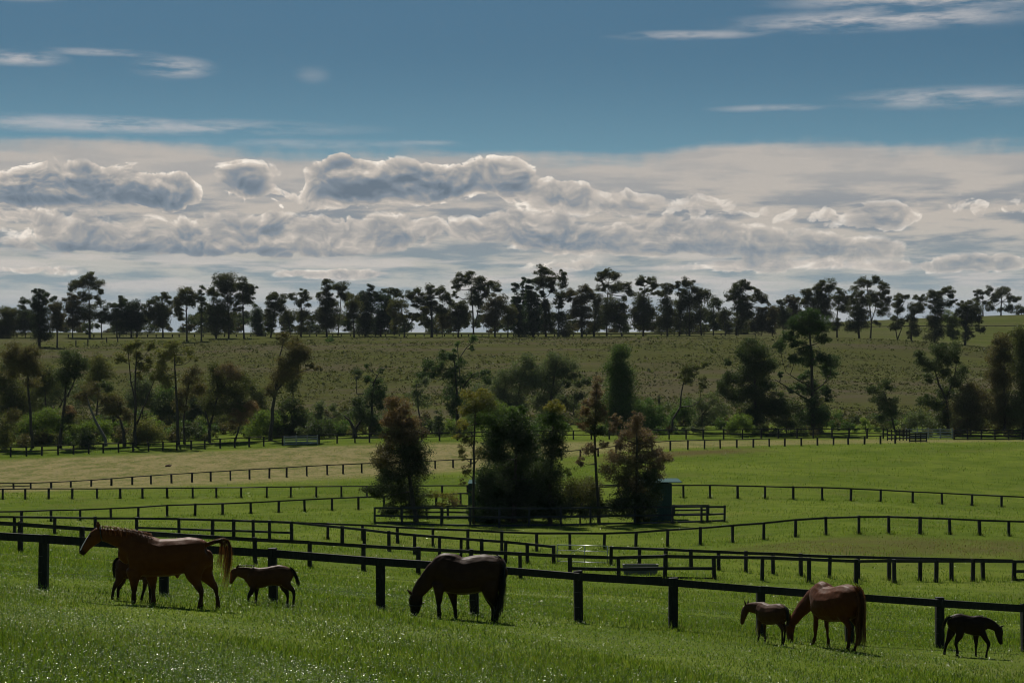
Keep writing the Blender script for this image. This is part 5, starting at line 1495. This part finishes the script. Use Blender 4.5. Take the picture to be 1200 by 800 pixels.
# --- the chestnut mare walking along the fence, tail lifted
D1 = dist_at(173, 708, 30, 60)
tx, tz, k1 = tracer(80, 595, 5.714, 173, D1)
def trunk(tx, tz, secs):
    return [(tx(X), (tz(a) + tz(b)) / 2, (tz(a) - tz(b)) / 2, hw, 0.0) for X, a, b, hw in secs]
def tube_px(tx, tz, k, L_, y=0.0):
    return [(tx(q[0]), tz(q[1]), q[2] / k, q[3], q[4] if len(q) > 4 else y) for q in L_]
ch = [trunk(tx, tz, [(944, 268, 352, .08), (930, 236, 398, .19), (895, 208, 425, .27), (835, 195, 436, .30), (770, 197, 440, .31), (690, 204, 456, .33), (610, 203, 462, .33), (545, 186, 462, .31), (480, 172, 458, .27), (430, 168, 445, .23), (398, 190, 425, .18), (372, 265, 385, .11)]),
      tube_px(tx, tz, k1, [(455, 255, 92, .16), (390, 222, 74, .12), (320, 198, 57, .095), (258, 182, 47, .085), (215, 172, 44, .08)]),
      tube_px(tx, tz, k1, [(204, 152, 34, .08), (188, 184, 47, .085), (158, 218, 40, .068), (124, 256, 31, .055), (102, 286, 27, .052), (92, 302, 22, .045)]),
      trace_leg(tx, tz, k1, D1, 173, -.13, [(450, 420, 62), (448, 490, 34), (449, 530, 24), (447, 565, 15), (446, 605, 16)]),
      trace_leg(tx, tz, k1, D1, 173, .13, [(545, 400, 60), (555, 480, 36), (562, 525, 22), (564, 570, 14), (564, 612, 16)]),
      trace_leg(tx, tz, k1, D1, 173, -.13, [(865, 330, 88), (845, 430, 62), (868, 500, 34), (893, 548, 22), (897, 590, 15), (892, 632, 18)]),
      trace_leg(tx, tz, k1, D1, 173, .13, [(890, 330, 82), (905, 430, 60), (945, 490, 34), (978, 532, 22), (988, 580, 15), (996, 634, 18)]),
      tube_px(tx, tz, k1, [(730, 448, 16, .09), (730, 466, 10, .06)]),
      tube_px(tx, tz, k1, [(915, 250, 16, .05), (950, 236, 13, .035), (985, 222, 10, .028)])]
poll = Vector((tx(205), 0, tz(125)))
ears = [((tx(203), s_ * .05, tz(128)), (tx(196), s_ * .06, tz(90)), .03) for s_ in (-1, 1)]
eyes = [(tx(150), s_ * .072, tz(186), .02) for s_ in (-1, 1)]
tail_c = [(930, 244), (975, 222), (1030, 208), (1070, 222), (1082, 270), (1078, 350), (1066, 440), (1050, 535)]
tp = [Vector((tx(a), 0, tz(b))) for a, b in tail_c]
tp2 = [Vector((tx(a), 0, tz(b))) for a, b in [(950, 238), (1000, 220), (1030, 235), (1025, 300), (1018, 360), (1010, 410)]]
tp3 = [Vector((tx(a), 0, tz(b))) for a, b in [(940, 242), (985, 226), (1045, 222), (1060, 300), (1052, 400), (1045, 500)]]
mane_p = []
for i in range(36):
    t = i / 35
    X = 215 + t * 330; Y = 122 + t ** 1.4 * 50
    mane_p.append(([Vector((tx(X), 0, tz(Y - 2))), Vector((tx(X + 14), -.06, tz(Y - 3))), Vector((tx(X + 26), -.11, tz(Y + 26))), Vector((tx(X + 30), -.13, tz(Y + 52)))], 6))
CH = (.125, .039, .010)
horse('chestnut mare walking with a white blaze and her tail lifted high', 173, D1, 0, ch, CH,
      points_tint(CH, (.05, .02, .010), .48, (tx(90), 0, tz(305), .12), (tx(148), tz(140), tx(80), tz(272), .030, .035, 0.0)),
      ears=ears, eyes=eyes, tail=([(tp, 90), (tp2, 34), (tp3, 50)], .02, .006, .045, (.095, .034, .013), 3, .12), mane=(mane_p, .012, .007, .018, (.19, .07, .026), 4),
      halter=[((tx(222), 0, tz(172)), (.7, 0, .1), 47 / k1, .092, M_HALTER)])

# --- the bay mare grazing in the middle
D2 = dist_at(540, 725, 30, 60)
tx, tz, k2 = tracer(460, 630, 7.275, 540, D2)
yaw2 = 0
ch = [trunk(tx, tz, [(935, 240, 400, .10), (922, 190, 440, .22), (890, 158, 455, .30), (830, 142, 452, .33), (760, 138, 455, .34), (690, 148, 474, .36), (620, 160, 484, .37), (560, 156, 484, .36), (500, 132, 470, .32), (450, 126, 456, .27), (400, 150, 440, .22), (360, 200, 410, .15)]),
      tube_px(tx, tz, k2, [(420, 270, 120, .17), (350, 310, 92, .125), (290, 370, 74, .10), (235, 440, 62, .09), (205, 480, 52, .085)]),
      tube_px(tx, tz, k2, [(192, 480, 46, .085), (200, 522, 62, .09), (196, 575, 52, .072), (190, 630, 38, .058), (188, 655, 28, .05)]),
      trace_leg(tx, tz, k2, D2, 540, -.14, [(400, 400, 66), (396, 470, 36), (398, 530, 27), (397, 580, 19), (400, 640, 19)]),
      trace_leg(tx, tz, k2, D2, 540, .14, [(500, 410, 66), (512, 500, 38), (525, 560, 27), (532, 605, 18), (537, 655, 18)]),
      trace_leg(tx, tz, k2, D2, 540, -.14, [(850, 330, 105), (835, 440, 80), (862, 525, 46), (890, 580, 29), (886, 630, 22), (880, 685, 24)]),
      trace_leg(tx, tz, k2, D2, 540, .12, [(850, 330, 95), (830, 440, 78), (838, 530, 42), (860, 590, 27), (860, 640, 20), (856, 680, 22)]),
      ]
ears = [((tx(166), s_ * .05, tz(480)), (tx(126), s_ * .07, tz(440)), .03) for s_ in (-1, 1)]
eyes = [(tx(160), s_ * .075, tz(520), .02) for s_ in (-1, 1)]
tp = [Vector((tx(a), -.24 * min(1, i / 3), tz(b))) for i, (a, b) in enumerate([(882, 172), (915, 182), (934, 240), (936, 350), (930, 460), (918, 560), (898, 660)])]
mane_p = []
for i in range(34):
    t = i / 33
    X = 190 + t * 250; Y = 445 - t ** .9 * 290
    mane_p.append(([Vector((tx(X), 0, tz(Y))), Vector((tx(X - 2), .05, tz(Y - 8))), Vector((tx(X + 14), .10, tz(Y + 20))), Vector((tx(X + 22), .12, tz(Y + 60)))], 5))
BAY = (.050, .023, .013)
horse('dark bay mare grazing with her head down, the middle one of the three mares', 540, D2, 0, ch, BAY,
      points_tint(BAY, (.012, .009, .008), .62, (tx(190), 0, tz(640), .2), leg_soft=.3),
      ears=ears, eyes=eyes, tail=([(tp, 190)], .04, .010, .055, (.012, .010, .009), 5, .1), mane=(mane_p, .012, .008, .02, (.014, .011, .010), 6),
      halter=[((tx(194), 0, tz(575)), (-.05, 0, -1), 56 / k2, .08, M_HALTER), ((tx(262), 0, tz(555)), (.6, 0, -.8), 14 / k2, .02, M_HALTER)])

# --- foal walking behind the chestnut mare
D3 = dist_at(310, 708.5, 30, 60)
tx, tz, k3 = tracer(260, 630, 8.89, 310, D3)
ch = [trunk(tx, tz, [(728, 330, 420, .05), (712, 305, 450, .10), (670, 288, 480, .135), (600, 280, 500, .15), (540, 290, 495, .15), (470, 305, 500, .155), (400, 308, 520, .15), (340, 300, 530, .13), (300, 305, 515, .105), (270, 340, 470, .06)]),
      tube_px(tx, tz, k3, [(330, 390, 85, .085), (270, 370, 68, .065), (210, 355, 58, .052), (160, 345, 48, .047)]),
      tube_px(tx, tz, k3, [(150, 335, 34, .05), (130, 365, 46, .055), (112, 410, 34, .042), (98, 448, 24, .035), (92, 466, 18, .03)]),
      trace_leg(tx, tz, k3, D3, 310, -.07, [(350, 470, 42), (318, 545, 28), (290, 598, 19), (280, 630, 13), (282, 662, 14)]),
      trace_leg(tx, tz, k3, D3, 310, .07, [(365, 470, 42), (355, 550, 26), (356, 600, 18), (352, 630, 13), (350, 655, 14)]),
      trace_leg(tx, tz, k3, D3, 310, -.07, [(650, 420, 68), (690, 495, 42), (738, 535, 24), (754, 570, 17), (752, 630, 13), (748, 690, 15)]),
      trace_leg(tx, tz, k3, D3, 310, .07, [(640, 420, 66), (640, 500, 44), (668, 560, 26), (680, 600, 18), (682, 645, 14), (676, 690, 15)])]
ears = [((tx(158), s_ * .03, tz(305)), (tx(176), s_ * .04, tz(280)), .02) for s_ in (-1, 1)]
tp = [Vector((tx(a), 0, tz(b))) for a, b in [(715, 318), (748, 340), (770, 390), (788, 440), (802, 498)]]
mane_p = [([Vector((tx(170 + i * 7), 0, tz(304 - math.sin(i / 24 * 3) * 12))), Vector((tx(176 + i * 7), -.02, tz(286 - math.sin(i / 24 * 3) * 6))), Vector((tx(184 + i * 7), -.04, tz(290)))], 5) for i in range(24)]
FB = (.085, .035, .016)
horse('bay foal walking nose to tail behind the chestnut mare, in front of a post', 310, D3, 0, ch, FB,
      points_tint(FB, (.018, .012, .010), .48), voxel=.014, ears=ears, eyes=[(tx(118), s_ * .05, tz(362), .013) for s_ in (-1, 1)],
      tail=([(tp, 110)], .022, .006, .018, (.014, .011, .010), 7, .1), mane=(mane_p, .01, .005, .01, (.02, .015, .013), 8), name='foal')

# --- foal suckling on the far side of the chestnut mare
D4 = dist_at(143, 703, 30, 60)
tx, tz, k4 = tracer(80, 595, 5.714, 143, D4)
ch = [trunk(tx, tz, [(322, 372, 425, .05), (330, 345, 450, .10), (352, 328, 470, .14), (400, 330, 475, .15), (460, 338, 478, .155), (510, 335, 482, .14), (545, 340, 470, .11), (565, 370, 440, .06)]),
      tube_px(tx, tz, k4, [(530, 395, 50, .08), (575, 385, 42, .06), (615, 380, 34, .05), (640, 382, 30, .047)]),
      tube_px(tx, tz, k4, [(642, 380, 24, .05), (665, 385, 28, .055), (690, 400, 20, .04), (706, 412, 14, .033)]),
      trace_leg(tx, tz, k4, D4, 143, -.07, [(352, 420, 42), (342, 480, 26), (318, 520, 16), (306, 550, 10), (300, 590, 10)]),
      trace_leg(tx, tz, k4, D4, 143, .07, [(360, 420, 42), (358, 480, 26), (340, 525, 15), (330, 555, 10), (330, 590, 10)]),
      trace_leg(tx, tz, k4, D4, 143, -.07, [(525, 440, 30), (518, 510, 17), (508, 555, 11), (500, 580, 9), (494, 605, 9)]),
      trace_leg(tx, tz, k4, D4, 143, .07, [(540, 440, 30), (545, 510, 17), (545, 555, 11), (545, 580, 9), (547, 603, 9)])]
tp = [Vector((tx(a), 0, tz(b))) for a, b in [(338, 335), (316, 345), (305, 380), (306, 425), (312, 470)]]
FL = (.075, .034, .019)
horse('foal half hidden behind the chestnut mare, only rump, tail and legs showing', 143, D4, 0, ch, FL,
      points_tint(FL, (.020, .013, .010), .42), voxel=.014, ears=[((tx(640), s_ * .03, tz(358)), (tx(632), s_ * .04, tz(335)), .02) for s_ in (-1, 1)],
      eyes=[(tx(668), s_ * .05, tz(380), .013) for s_ in (-1, 1)], tail=([(tp, 100)], .02, .006, .014, (.012, .010, .009), 9, .1),
      mane=([([Vector((tx(530 + i * 5), 0, tz(348))), Vector((tx(528 + i * 5), -.02, tz(338))), Vector((tx(524 + i * 5), -.05, tz(350)))], 4) for i in range(20)], .01, .005, .01, (.02, .015, .013), 10), name='foal')

# --- dark foal stepping towards the right edge
D5 = dist_at(1140, 769, 30, 66)
tx, tz, k5 = tracer(1080, 690, 8.89, 1140, D5)
ch = [trunk(tx, tz, [(288, 300, 380, .05), (300, 278, 410, .10), (335, 258, 440, .135), (385, 250, 455, .15), (440, 262, 455, .15), (500, 275, 470, .155), (560, 275, 485, .15), (605, 274, 480, .125), (640, 290, 465, .10), (668, 330, 430, .06)]),
      tube_px(tx, tz, k5, [(610, 360, 80, .085), (665, 350, 62, .065), (715, 365, 52, .053), (760, 390, 45, .047), (790, 410, 40, .045)]),
      tube_px(tx, tz, k5, [(800, 400, 36, .048), (805, 445, 46, .052), (812, 500, 34, .042), (824, 548, 26, .035), (828, 568, 20, .03)]),
      trace_leg(tx, tz, k5, D5, 1140, -.07, [(610, 420, 44), (655, 500, 30), (690, 562, 21), (686, 600, 15), (675, 645, 13), (668, 690, 15)]),
      trace_leg(tx, tz, k5, D5, 1140, .07, [(580, 420, 42), (572, 500, 27), (574, 570, 19), (572, 610, 14), (572, 650, 13), (573, 685, 15)]),
      trace_leg(tx, tz, k5, D5, 1140, .07, [(340, 380, 62), (312, 460, 44), (285, 530, 27), (268, 565, 20), (256, 610, 14), (245, 655, 15)]),
      trace_leg(tx, tz, k5, D5, 1140, -.07, [(390, 390, 62), (392, 470, 42), (362, 530, 27), (352, 568, 20), (360, 605, 14), (366, 645, 15)])]
ears = [((tx(815), -.03, tz(395)), (tx(856), -.04, tz(374)), .02), ((tx(800), .03, tz(390)), (tx(815), .05, tz(366)), .02)]
tp = [Vector((tx(a), 0, tz(b))) for a, b in [(305, 285), (268, 300), (245, 335), (232, 375), (226, 415)]]
mane_p = [([Vector((tx(590 + i * 9), 0, tz(284 + (i / 21) ** 2 * 95))), Vector((tx(594 + i * 9), .02, tz(270 + (i / 21) ** 2 * 92))), Vector((tx(590 + i * 9), .05, tz(282 + (i / 21) ** 2 * 100)))], 5) for i in range(22)]
FD = (.026, .014, .010)
horse('nearly black foal stepping forward with its head low, beside the last posts', 1140, D5, 0, ch, FD,
      points_tint(FD, (.012, .009, .008), .5), voxel=.014, ears=ears, eyes=[(tx(822), s_ * .048, tz(440), .013) for s_ in (-1, 1)],
      tail=([(tp, 110)], .022, .006, .016, (.016, .014, .013), 11, .1), mane=(mane_p, .01, .005, .01, (.014, .012, .011), 12), name='foal')

# --- chestnut mare grazing, seen three quarters from behind
def mirror(leg, y):
    return [(q[0], q[1], q[2], q[3], y) for q in leg]
D6 = dist_at(979, 759.5, 30, 66)
T6 = math.radians(60)
yaw6 = math.pi - T6
def gl(x, y, yaw, px0, D):
    """terrain under a point of a turned horse"""
    g = gpt(px0, D)
    wx = g.x + x * math.cos(yaw) - y * math.sin(yaw)
    wy = g.y + x * math.sin(yaw) + y * math.cos(yaw)
    return float(gz(wx, wy)) - g.z
def gleg(pts_, y, yaw, px0, D, sc=1.0):
    x_f = pts_[-1][0]
    zb = gl(x_f, y, yaw, px0, D)
    top = pts_[0][1]
    out = []
    for i, (x, z, r, l) in enumerate(pts_):
        z2 = zb + .015 + (z) * (top - zb) / top if i else z
        out.append((x, z2, r, l, y * (.8 if i == 0 else 1)))
    return out
ch = [[(x, (a + b) / 2, (a - b) / 2, w, 0) for x, a, b, w in [(-.84, 1.32, .98, .14), (-.77, 1.47, .84, .26), (-.60, 1.555, .74, .335), (-.38, 1.56, .69, .365), (-.12, 1.50, .65, .395), (.15, 1.47, .63, .405), (.38, 1.51, .645, .37), (.55, 1.60, .70, .31), (.68, 1.53, .80, .24), (.80, 1.36, .93, .16)]],
      [(.62, 1.22, .31, .17, 0), (.88, 1.08, .24, .13, .07), (1.08, .88, .19, .11, .16), (1.20, .68, .155, .10, .26), (1.25, .57, .135, .095, .31)],
      [(1.28, .58, .115, .095, .33), (1.30, .46, .155, .10, .35), (1.28, .28, .12, .08, .37), (1.25, .13, .085, .066, .38), (1.24, .08, .065, .056, .38)]]
fl = [(.56, 1.02, .17, .10), (.55, .80, .10, .075), (.55, .50, .062, .056), (.55, .42, .048, .045), (.55, .22, .038, .036), (.555, .15, .05, .046), (.59, .06, .046, .044), (.60, 0, .062, .058)]
hl = [(-.56, 1.08, .27, .15), (-.46, .86, .18, .12), (-.60, .68, .10, .08), (-.72, .54, .068, .055), (-.71, .40, .046, .042), (-.70, .20, .042, .038), (-.69, .14, .054, .048), (-.665, .06, .047, .044), (-.655, 0, .062, .058)]
def sh(leg, dx, dz=0):
    n = len(leg)
    return [(q[0] + dx * (i / (n - 1)) ** 1.2, q[1], q[2], q[3]) for i, q in enumerate(leg)]
ch += [gleg(sh(fl, .10), .14, yaw6, 979, D6), gleg(sh(fl, -.16), -.14, yaw6, 979, D6),
       gleg(sh(hl, .02), .15, yaw6, 979, D6), gleg(sh(hl, .14), -.15, yaw6, 979, D6)]
ears = [((1.27, .33 + s_ * .06, .68), (1.20, .33 + s_ * .10, .79), .034) for s_ in (-1, 1)]
tp = [Vector(q) for q in [(-.78, -.02, 1.46), (-.90, -.03, 1.36), (-.95, -.03, 1.10), (-.94, -.03, .80), (-.92, -.02, .50), (-.90, -.02, .12)]]
mane_p = [([Vector((.60 + .66 * t, .31 * t ** 1.6, 1.50 - .80 * t ** 1.15)), Vector((.62 + .66 * t, -.06 + .31 * t ** 1.6, 1.50 - .80 * t ** 1.15)), Vector((.60 + .64 * t, -.13 + .31 * t ** 1.6, 1.34 - .78 * t ** 1.15))], 6) for t in [i / 27 for i in range(28)]]
CH3 = (.098, .030, .008)
horse('chestnut mare grazing, turned away so her rump and long tail face the viewer', 979, D6, yaw6, ch, CH3,
      points_tint(CH3, (.07, .028, .012), .42, (1.27, 0, .05, .16)), ears=ears, eyes=[(1.34, .35 + s_ * .092, .48, .02) for s_ in (-1, 1)],
      tail=([(tp, 230)], .05, .011, .075, (.13, .047, .016), 13, .12), mane=(mane_p, .014, .008, .02, (.18, .068, .024), 14))

# --- brown foal standing by the grazing chestnut mare
D7 = dist_at(904, 754, 30, 66)
yaw7 = math.pi - math.radians(53)
ch = [[(x, (a + b) / 2, (a - b) / 2, w, 0) for x, a, b, w in [(-.47, .82, .60, .06), (-.43, .91, .53, .14), (-.31, .97, .47, .18), (-.14, .96, .46, .19), (.04, .94, .45, .195), (.22, .96, .45, .185), (.33, .985, .48, .15), (.43, .93, .56, .12), (.49, .83, .64, .07)]],
      [(.36, .80, .18, .10, 0), (.52, .82, .14, .08, .03), (.66, .825, .115, .065, .07), (.74, .82, .095, .06, .10)],
      [(.745, .83, .075, .06, .10), (.785, .74, .105, .068, .11), (.82, .61, .078, .053, .13), (.85, .48, .058, .044, .14), (.86, .43, .045, .037, .14)]]
ffl = [(.33, .72, .10, .06), (.32, .55, .058, .048), (.32, .34, .040, .036), (.32, .28, .030, .03), (.32, .14, .024, .024), (.322, .10, .03, .03), (.34, .05, .027, .027), (.345, 0, .035, .034)]
fhl = [(-.29, .74, .15, .08), (-.23, .60, .10, .06), (-.34, .47, .054, .044), (-.41, .38, .042, .035), (-.40, .25, .028, .026), (-.395, .12, .032, .03), (-.375, .05, .028, .027), (-.37, 0, .035, .034)]
ch += [gleg(sh(ffl, .04), .075, yaw7, 904, D7), gleg(sh(ffl, -.05), -.075, yaw7, 904, D7), gleg(sh(fhl, -.08), .075, yaw7, 904, D7), gleg(sh(fhl, .06), -.075, yaw7, 904, D7)]
ears = [((.74, .10 + s_ * .035, .89), (.755, .10 + s_ * .065, 1.0), .024) for s_ in (-1, 1)]
tp = [Vector(q) for q in [(-.43, 0, .885), (-.52, 0, .84), (-.55, 0, .72), (-.55, 0, .58), (-.54, 0, .46)]]
mane_p = [([Vector((.30 + .44 * t, .10 * t * t, .945 - .05 * t)), Vector((.29 + .44 * t, .10 * t * t, .985 - .05 * t)), Vector((.27 + .44 * t, -.03 + .1 * t * t, .965 - .05 * t))], 5) for t in [i / 23 for i in range(24)]]
FN = (.070, .029, .013)
horse('brown foal with pricked ears standing at the head of the turned away mare', 904, D7, yaw7, ch, FN,
      points_tint(FN, (.030, .018, .013), .45), voxel=.014, ears=ears, eyes=[(.815, .11 + s_ * .06, .75, .013) for s_ in (-1, 1)],
      tail=([(tp, 120)], .024, .006, .018, (.018, .014, .012), 15, .1), mane=(mane_p, .01, .005, .01, (.03, .02, .015), 16), name='foal')
# ------------------------------------------------------------------ shelters, gates, trough, stockyard
def shelter(label, p0, p1, D, top, open_from, roof0, roof1):
    s = D / F
    gm = gpt((p0 + p1) / 2, D)
    root = empty('horse_shelter', gm, label, 'shelter', 'green steel shelters in the pen')
    x0, x1 = (p0 - 600) * s, (p1 - 600) * s
    zt = (YH - top) * s
    zb = gm.z - .15
    dep = 3.8
    mb = MB(); mb.box(x0, x1, D + dep, D + dep + .06, zb, zt + .18); mb.build('rear_wall', M_SHED, root, gm)
    xo = (open_from - 600) * s
    mb = MB()
    mb.box(min(xo, x1), max(xo, x1), D, D + .06, zb, zt)
    nr = int(abs(x1 - xo) / .2)
    for i in range(nr):
        xx = min(xo, x1) + (i + .5) * abs(x1 - xo) / max(1, nr)
        mb.box(xx - .03, xx + .03, D - .025, D - .002, zb, zt - .02)
    mb.build('front_panel', M_SHED, root, gm)
    for xx, nm in ((x0, 'side_wall'), (x1, 'side_wall')):
        mb = MB(); mb.box(xx - .03, xx + .03, D + .063, D + dep - .003, zb, zt); mb.build(nm, M_SHED, root, gm)
    for xx in (x0, (x0 + xo) / 2):
        mb = MB(); mb.beam((xx + .08, D + .06, zb), (xx + .08, D + .06, zt - .02), .1, .1); mb.build('post', M_BLACK, root, gm)
    mb = MB()
    r0, r1 = (roof0 - 600) * s, (roof1 - 600) * s
    V = []
    n = 40
    vs_, fs_ = [], []
    for i in range(n + 1):
        x = r0 + (r1 - r0) * i / n
        dz = .02 * (i % 2)
        for (yy, zz) in ((D - .7, zt + .03), (D + dep + .5, zt + .30)):
            vs_.append((x, yy, zz + dz)); vs_.append((x, yy, zz + dz + .07))
    for i in range(n):
        a = i * 4; b = a + 4
        fs_ += [(a+1, b+1, b+3, a+3), (a, a+2, b+2, b), (a, b, b+1, a+1), (a+2, a+3, b+3, b+2)]
    fs_ += [(0, 1, 3, 2), (n*4, n*4+2, n*4+3, n*4+1)]
    link_mesh('roof', [Vector(v) - gm for v in vs_], fs_, M_ROOF, root)
    return root
shelter('dark green steel shelter with a blue green roof jutting out past the plum brown tree', 744, 787, 178, 566, 762, 744, 799)
shelter('second green shelter almost hidden behind the darkest she oak and the thin open tree', 549, 580, 182, 567.5, 549.5, 548.5, 581)

def pipe_gate():
    pa, pb, Da, Db = 653, 712, 124, 121.3
    a, b = gpt(pa, Da), gpt(pb, Db)
    root = empty('pipe_gate', (a + b) / 2, 'pale galvanised pipe gate closing the gap before the trough', 'gate')
    o0 = (a + b) / 2
    za = (YH - 638) * Da / F; zb = (YH - 639.5) * Db / F
    def at(t, h):
        p = a.lerp(b, t)
        lo = p.z + .12; hi_ = za * (1 - t) + zb * t
        return Vector((p.x, p.y, lo + (hi_ - lo) * h))
    for h in (0, .34, .67, 1.0):
        mb = MB(); mb.tube([at(0, h), at(1, h)], .026 if h in (0, 1.0) else .018, 8); mb.build('rail', M_PIPE, root, o0, sm=True)
    for t in (0, .55, 1.0):
        mb = MB(); mb.tube([at(t, -.02), at(t, 1.02)], .024, 8); mb.build('upright', M_PIPE, root, o0, sm=True)
    mb = MB(); mb.tube([at(.02, .02), at(.54, .98)], .014, 6); mb.build('brace', M_PIPE, root, o0, sm=True)
pipe_gate()

def trough():
    D = dist_at(750, 673.5, 60, 140)
    g = gpt(751, D)
    root = empty('water_trough', g, 'long grey concrete water trough behind the three rail panel', 'trough')
    s = D / F
    x0, x1 = (730 - 600) * s, (772 - 600) * s
    zt = (YH - 661) * s
    bm = bmesh.new()
    w = .85; t = .1; zb = g.z - .05
    def q(x, y, z):
        return bm.verts.new((x - g.x, y - g.y, z - g.z))
    rings = []
    for (i0, z, ins) in ((0, zb, .10), (0, zt, 0), (1, zt, t), (1, zb + .25, t + .08)):
        k = ins
        rings.append([q(x0 + k, D + k, z), q(x1 - k, D + k, z), q(x1 - k, D + w - k, z), q(x0 + k, D + w - k, z)])
    for r0, r1 in zip(rings, rings[1:]):
        for i in range(4):
            j = (i + 1) % 4
            bm.faces.new((r0[i], r0[j], r1[j], r1[i]))
    bm.faces.new(list(reversed(rings[0]))); bm.faces.new(rings[-1])
    bmesh.ops.recalc_face_normals(bm, faces=bm.faces)
    me = bpy.data.meshes.new('basin'); bm.to_mesh(me); bm.free(); me.materials.append(M_CONC)
    o = bpy.data.objects.new('basin', me); COL.objects.link(o); o.parent = root
    M_W = plain('trough water', (.02, .03, .03), .05, 0, .5, .1)
    link_mesh('water', [Vector((x - g.x, y - g.y, zt - .08 - g.z)) for x, y in ((x0 + t + .02, D + t + .02), (x1 - t - .02, D + t + .02), (x1 - t - .02, D + w - t - .02), (x0 + t + .02, D + w - t - .02))], [(0, 1, 2, 3)], M_W, root)
trough()

# weathered panel gate on the far fence
def panel_gate(label, p0, p1, top, base, D, n, mat, posts, name='panel_gate', cat='gate', hs=.16):
    a, b = gpt(p0, D), gpt(p1, D)
    o0 = (a + b) / 2
    root = empty(name, o0, label, cat)
    s = D / F
    h = (base - top) * s
    for i in range(n):
        z = h * (i + .6) / n
        mb = MB(); mb.beam(a + Vector((0, -.06, z)), b + Vector((0, -.06, z + random.uniform(-.04, .04))), .04, hs, jit=.02); mb.build('slat', mat, root, o0)
    for p in posts:
        g = gpt(p, D)
        mb = MB(); mb.beam(g + Vector((0, .06, -.1)), g + Vector((0, .06, h * 1.05)), .16, .18, up=Vector((0, 1, 0)), jit=.01); mb.build('post', mat, root, o0)
panel_gate('weathered pale grey slatted panel gate at the foot of the creek trees', 333, 372, 509, 519.5, 319, 5, M_GREYT, [333, 347, 360, 372], hs=.13)
panel_gate('pale grey rails of the stockyard race behind the dark yard posts', 1062, 1116, 502, 514, 329, 4, M_GREYT, [1062, 1075, 1088, 1102, 1116], 'stockyard_rails', 'fence')
panel_gate('dark heavy rails of the stockyard pen in front of the pale race', 1066, 1086, 507, 517.6, 313, 4, M_BLACK, [1066, 1073, 1079, 1086], 'stockyard_pen', 'fence', .22)
panel_gate('dark close set yard posts where the straw strip fence meets the stockyard', 1040, 1066, 502.5, 515, 321, 3, M_BLACK, [1040, 1045, 1050, 1054.5, 1058.5, 1062.5, 1066], 'stockyard_wall', 'fence', .2)

# four old posts on the crest
for px, t, b, lab in ((89, 403, 410, 'old post beside the sandy end of the dirt track'), (103, 403, 411, 'old post standing next beyond the track, the tallest of the four'),
                      (125, 400.5, 406.5, 'old post further back on the crest, thin and grey'), (138, 400, 406.5, 'last of the old posts on the crest, under the flat shouldered tree')):
    D = 640 if px < 110 else 662
    g = gpt(px, D)
    mb = MB(); mb.beam(g + Vector((0, 0, -.2)), g + Vector((0, 0, (b - t) * D / F)), .3, .32, up=Vector((0, 1, 0)), jit=.02)
    o = mb.build('fence_post', M_BLACK, None, g, bevel=.03)
    o.location = g
    tag(o, lab, 'post', 'old posts on the crest')

# fallen branch on the straw strip
D = dist_at(197, 546.5, 250, 315)
g = gpt(197, D)
mb = MB()
s = D / F
mb.tube([g + Vector((-3.2 * s, 0, .08)), g + Vector((-1 * s, .2, .16)), g + Vector((2.4 * s, .1, .12)), g + Vector((4 * s, .2, .3))], [.10, .14, .11, .05], 7)
mb.tube([g + Vector((.6 * s, .15, .14)), g + Vector((1.6 * s, -.1, .42))], [.07, .03], 6)
o = mb.build('fallen_branch', bark('reddish dead wood', (.10, .05, .03), (.17, .09, .05)), None, g, sm=True)
o.location = g
tag(o, 'reddish fallen branch lying on the straw coloured grass', 'branch')
# ------------------------------------------------------------------ the air
def haze():
    m, nt, out = new_mat('pale air')
    v = nt.nodes.new('ShaderNodeVolumePrincipled')
    v.inputs['Color'].default_value = (.72, .86, 1.0, 1)
    v.inputs['Density'].default_value = HAZE
    v.inputs['Anisotropy'].default_value = .0
    L(nt, v.outputs[0], out.inputs['Volume'])
    zs = [v_.co.z for v_ in ground.data.vertices]
    mb = MB()
    mb.box(-2200, 2200, -60, 3080, min(zs) - 1, 30 + max(zs))
    o = mb.build('haze', m)
    o['kind'] = 'stuff'
    o['label'] = 'thin pale air over the pastures'
HAZE = .000035
haze()
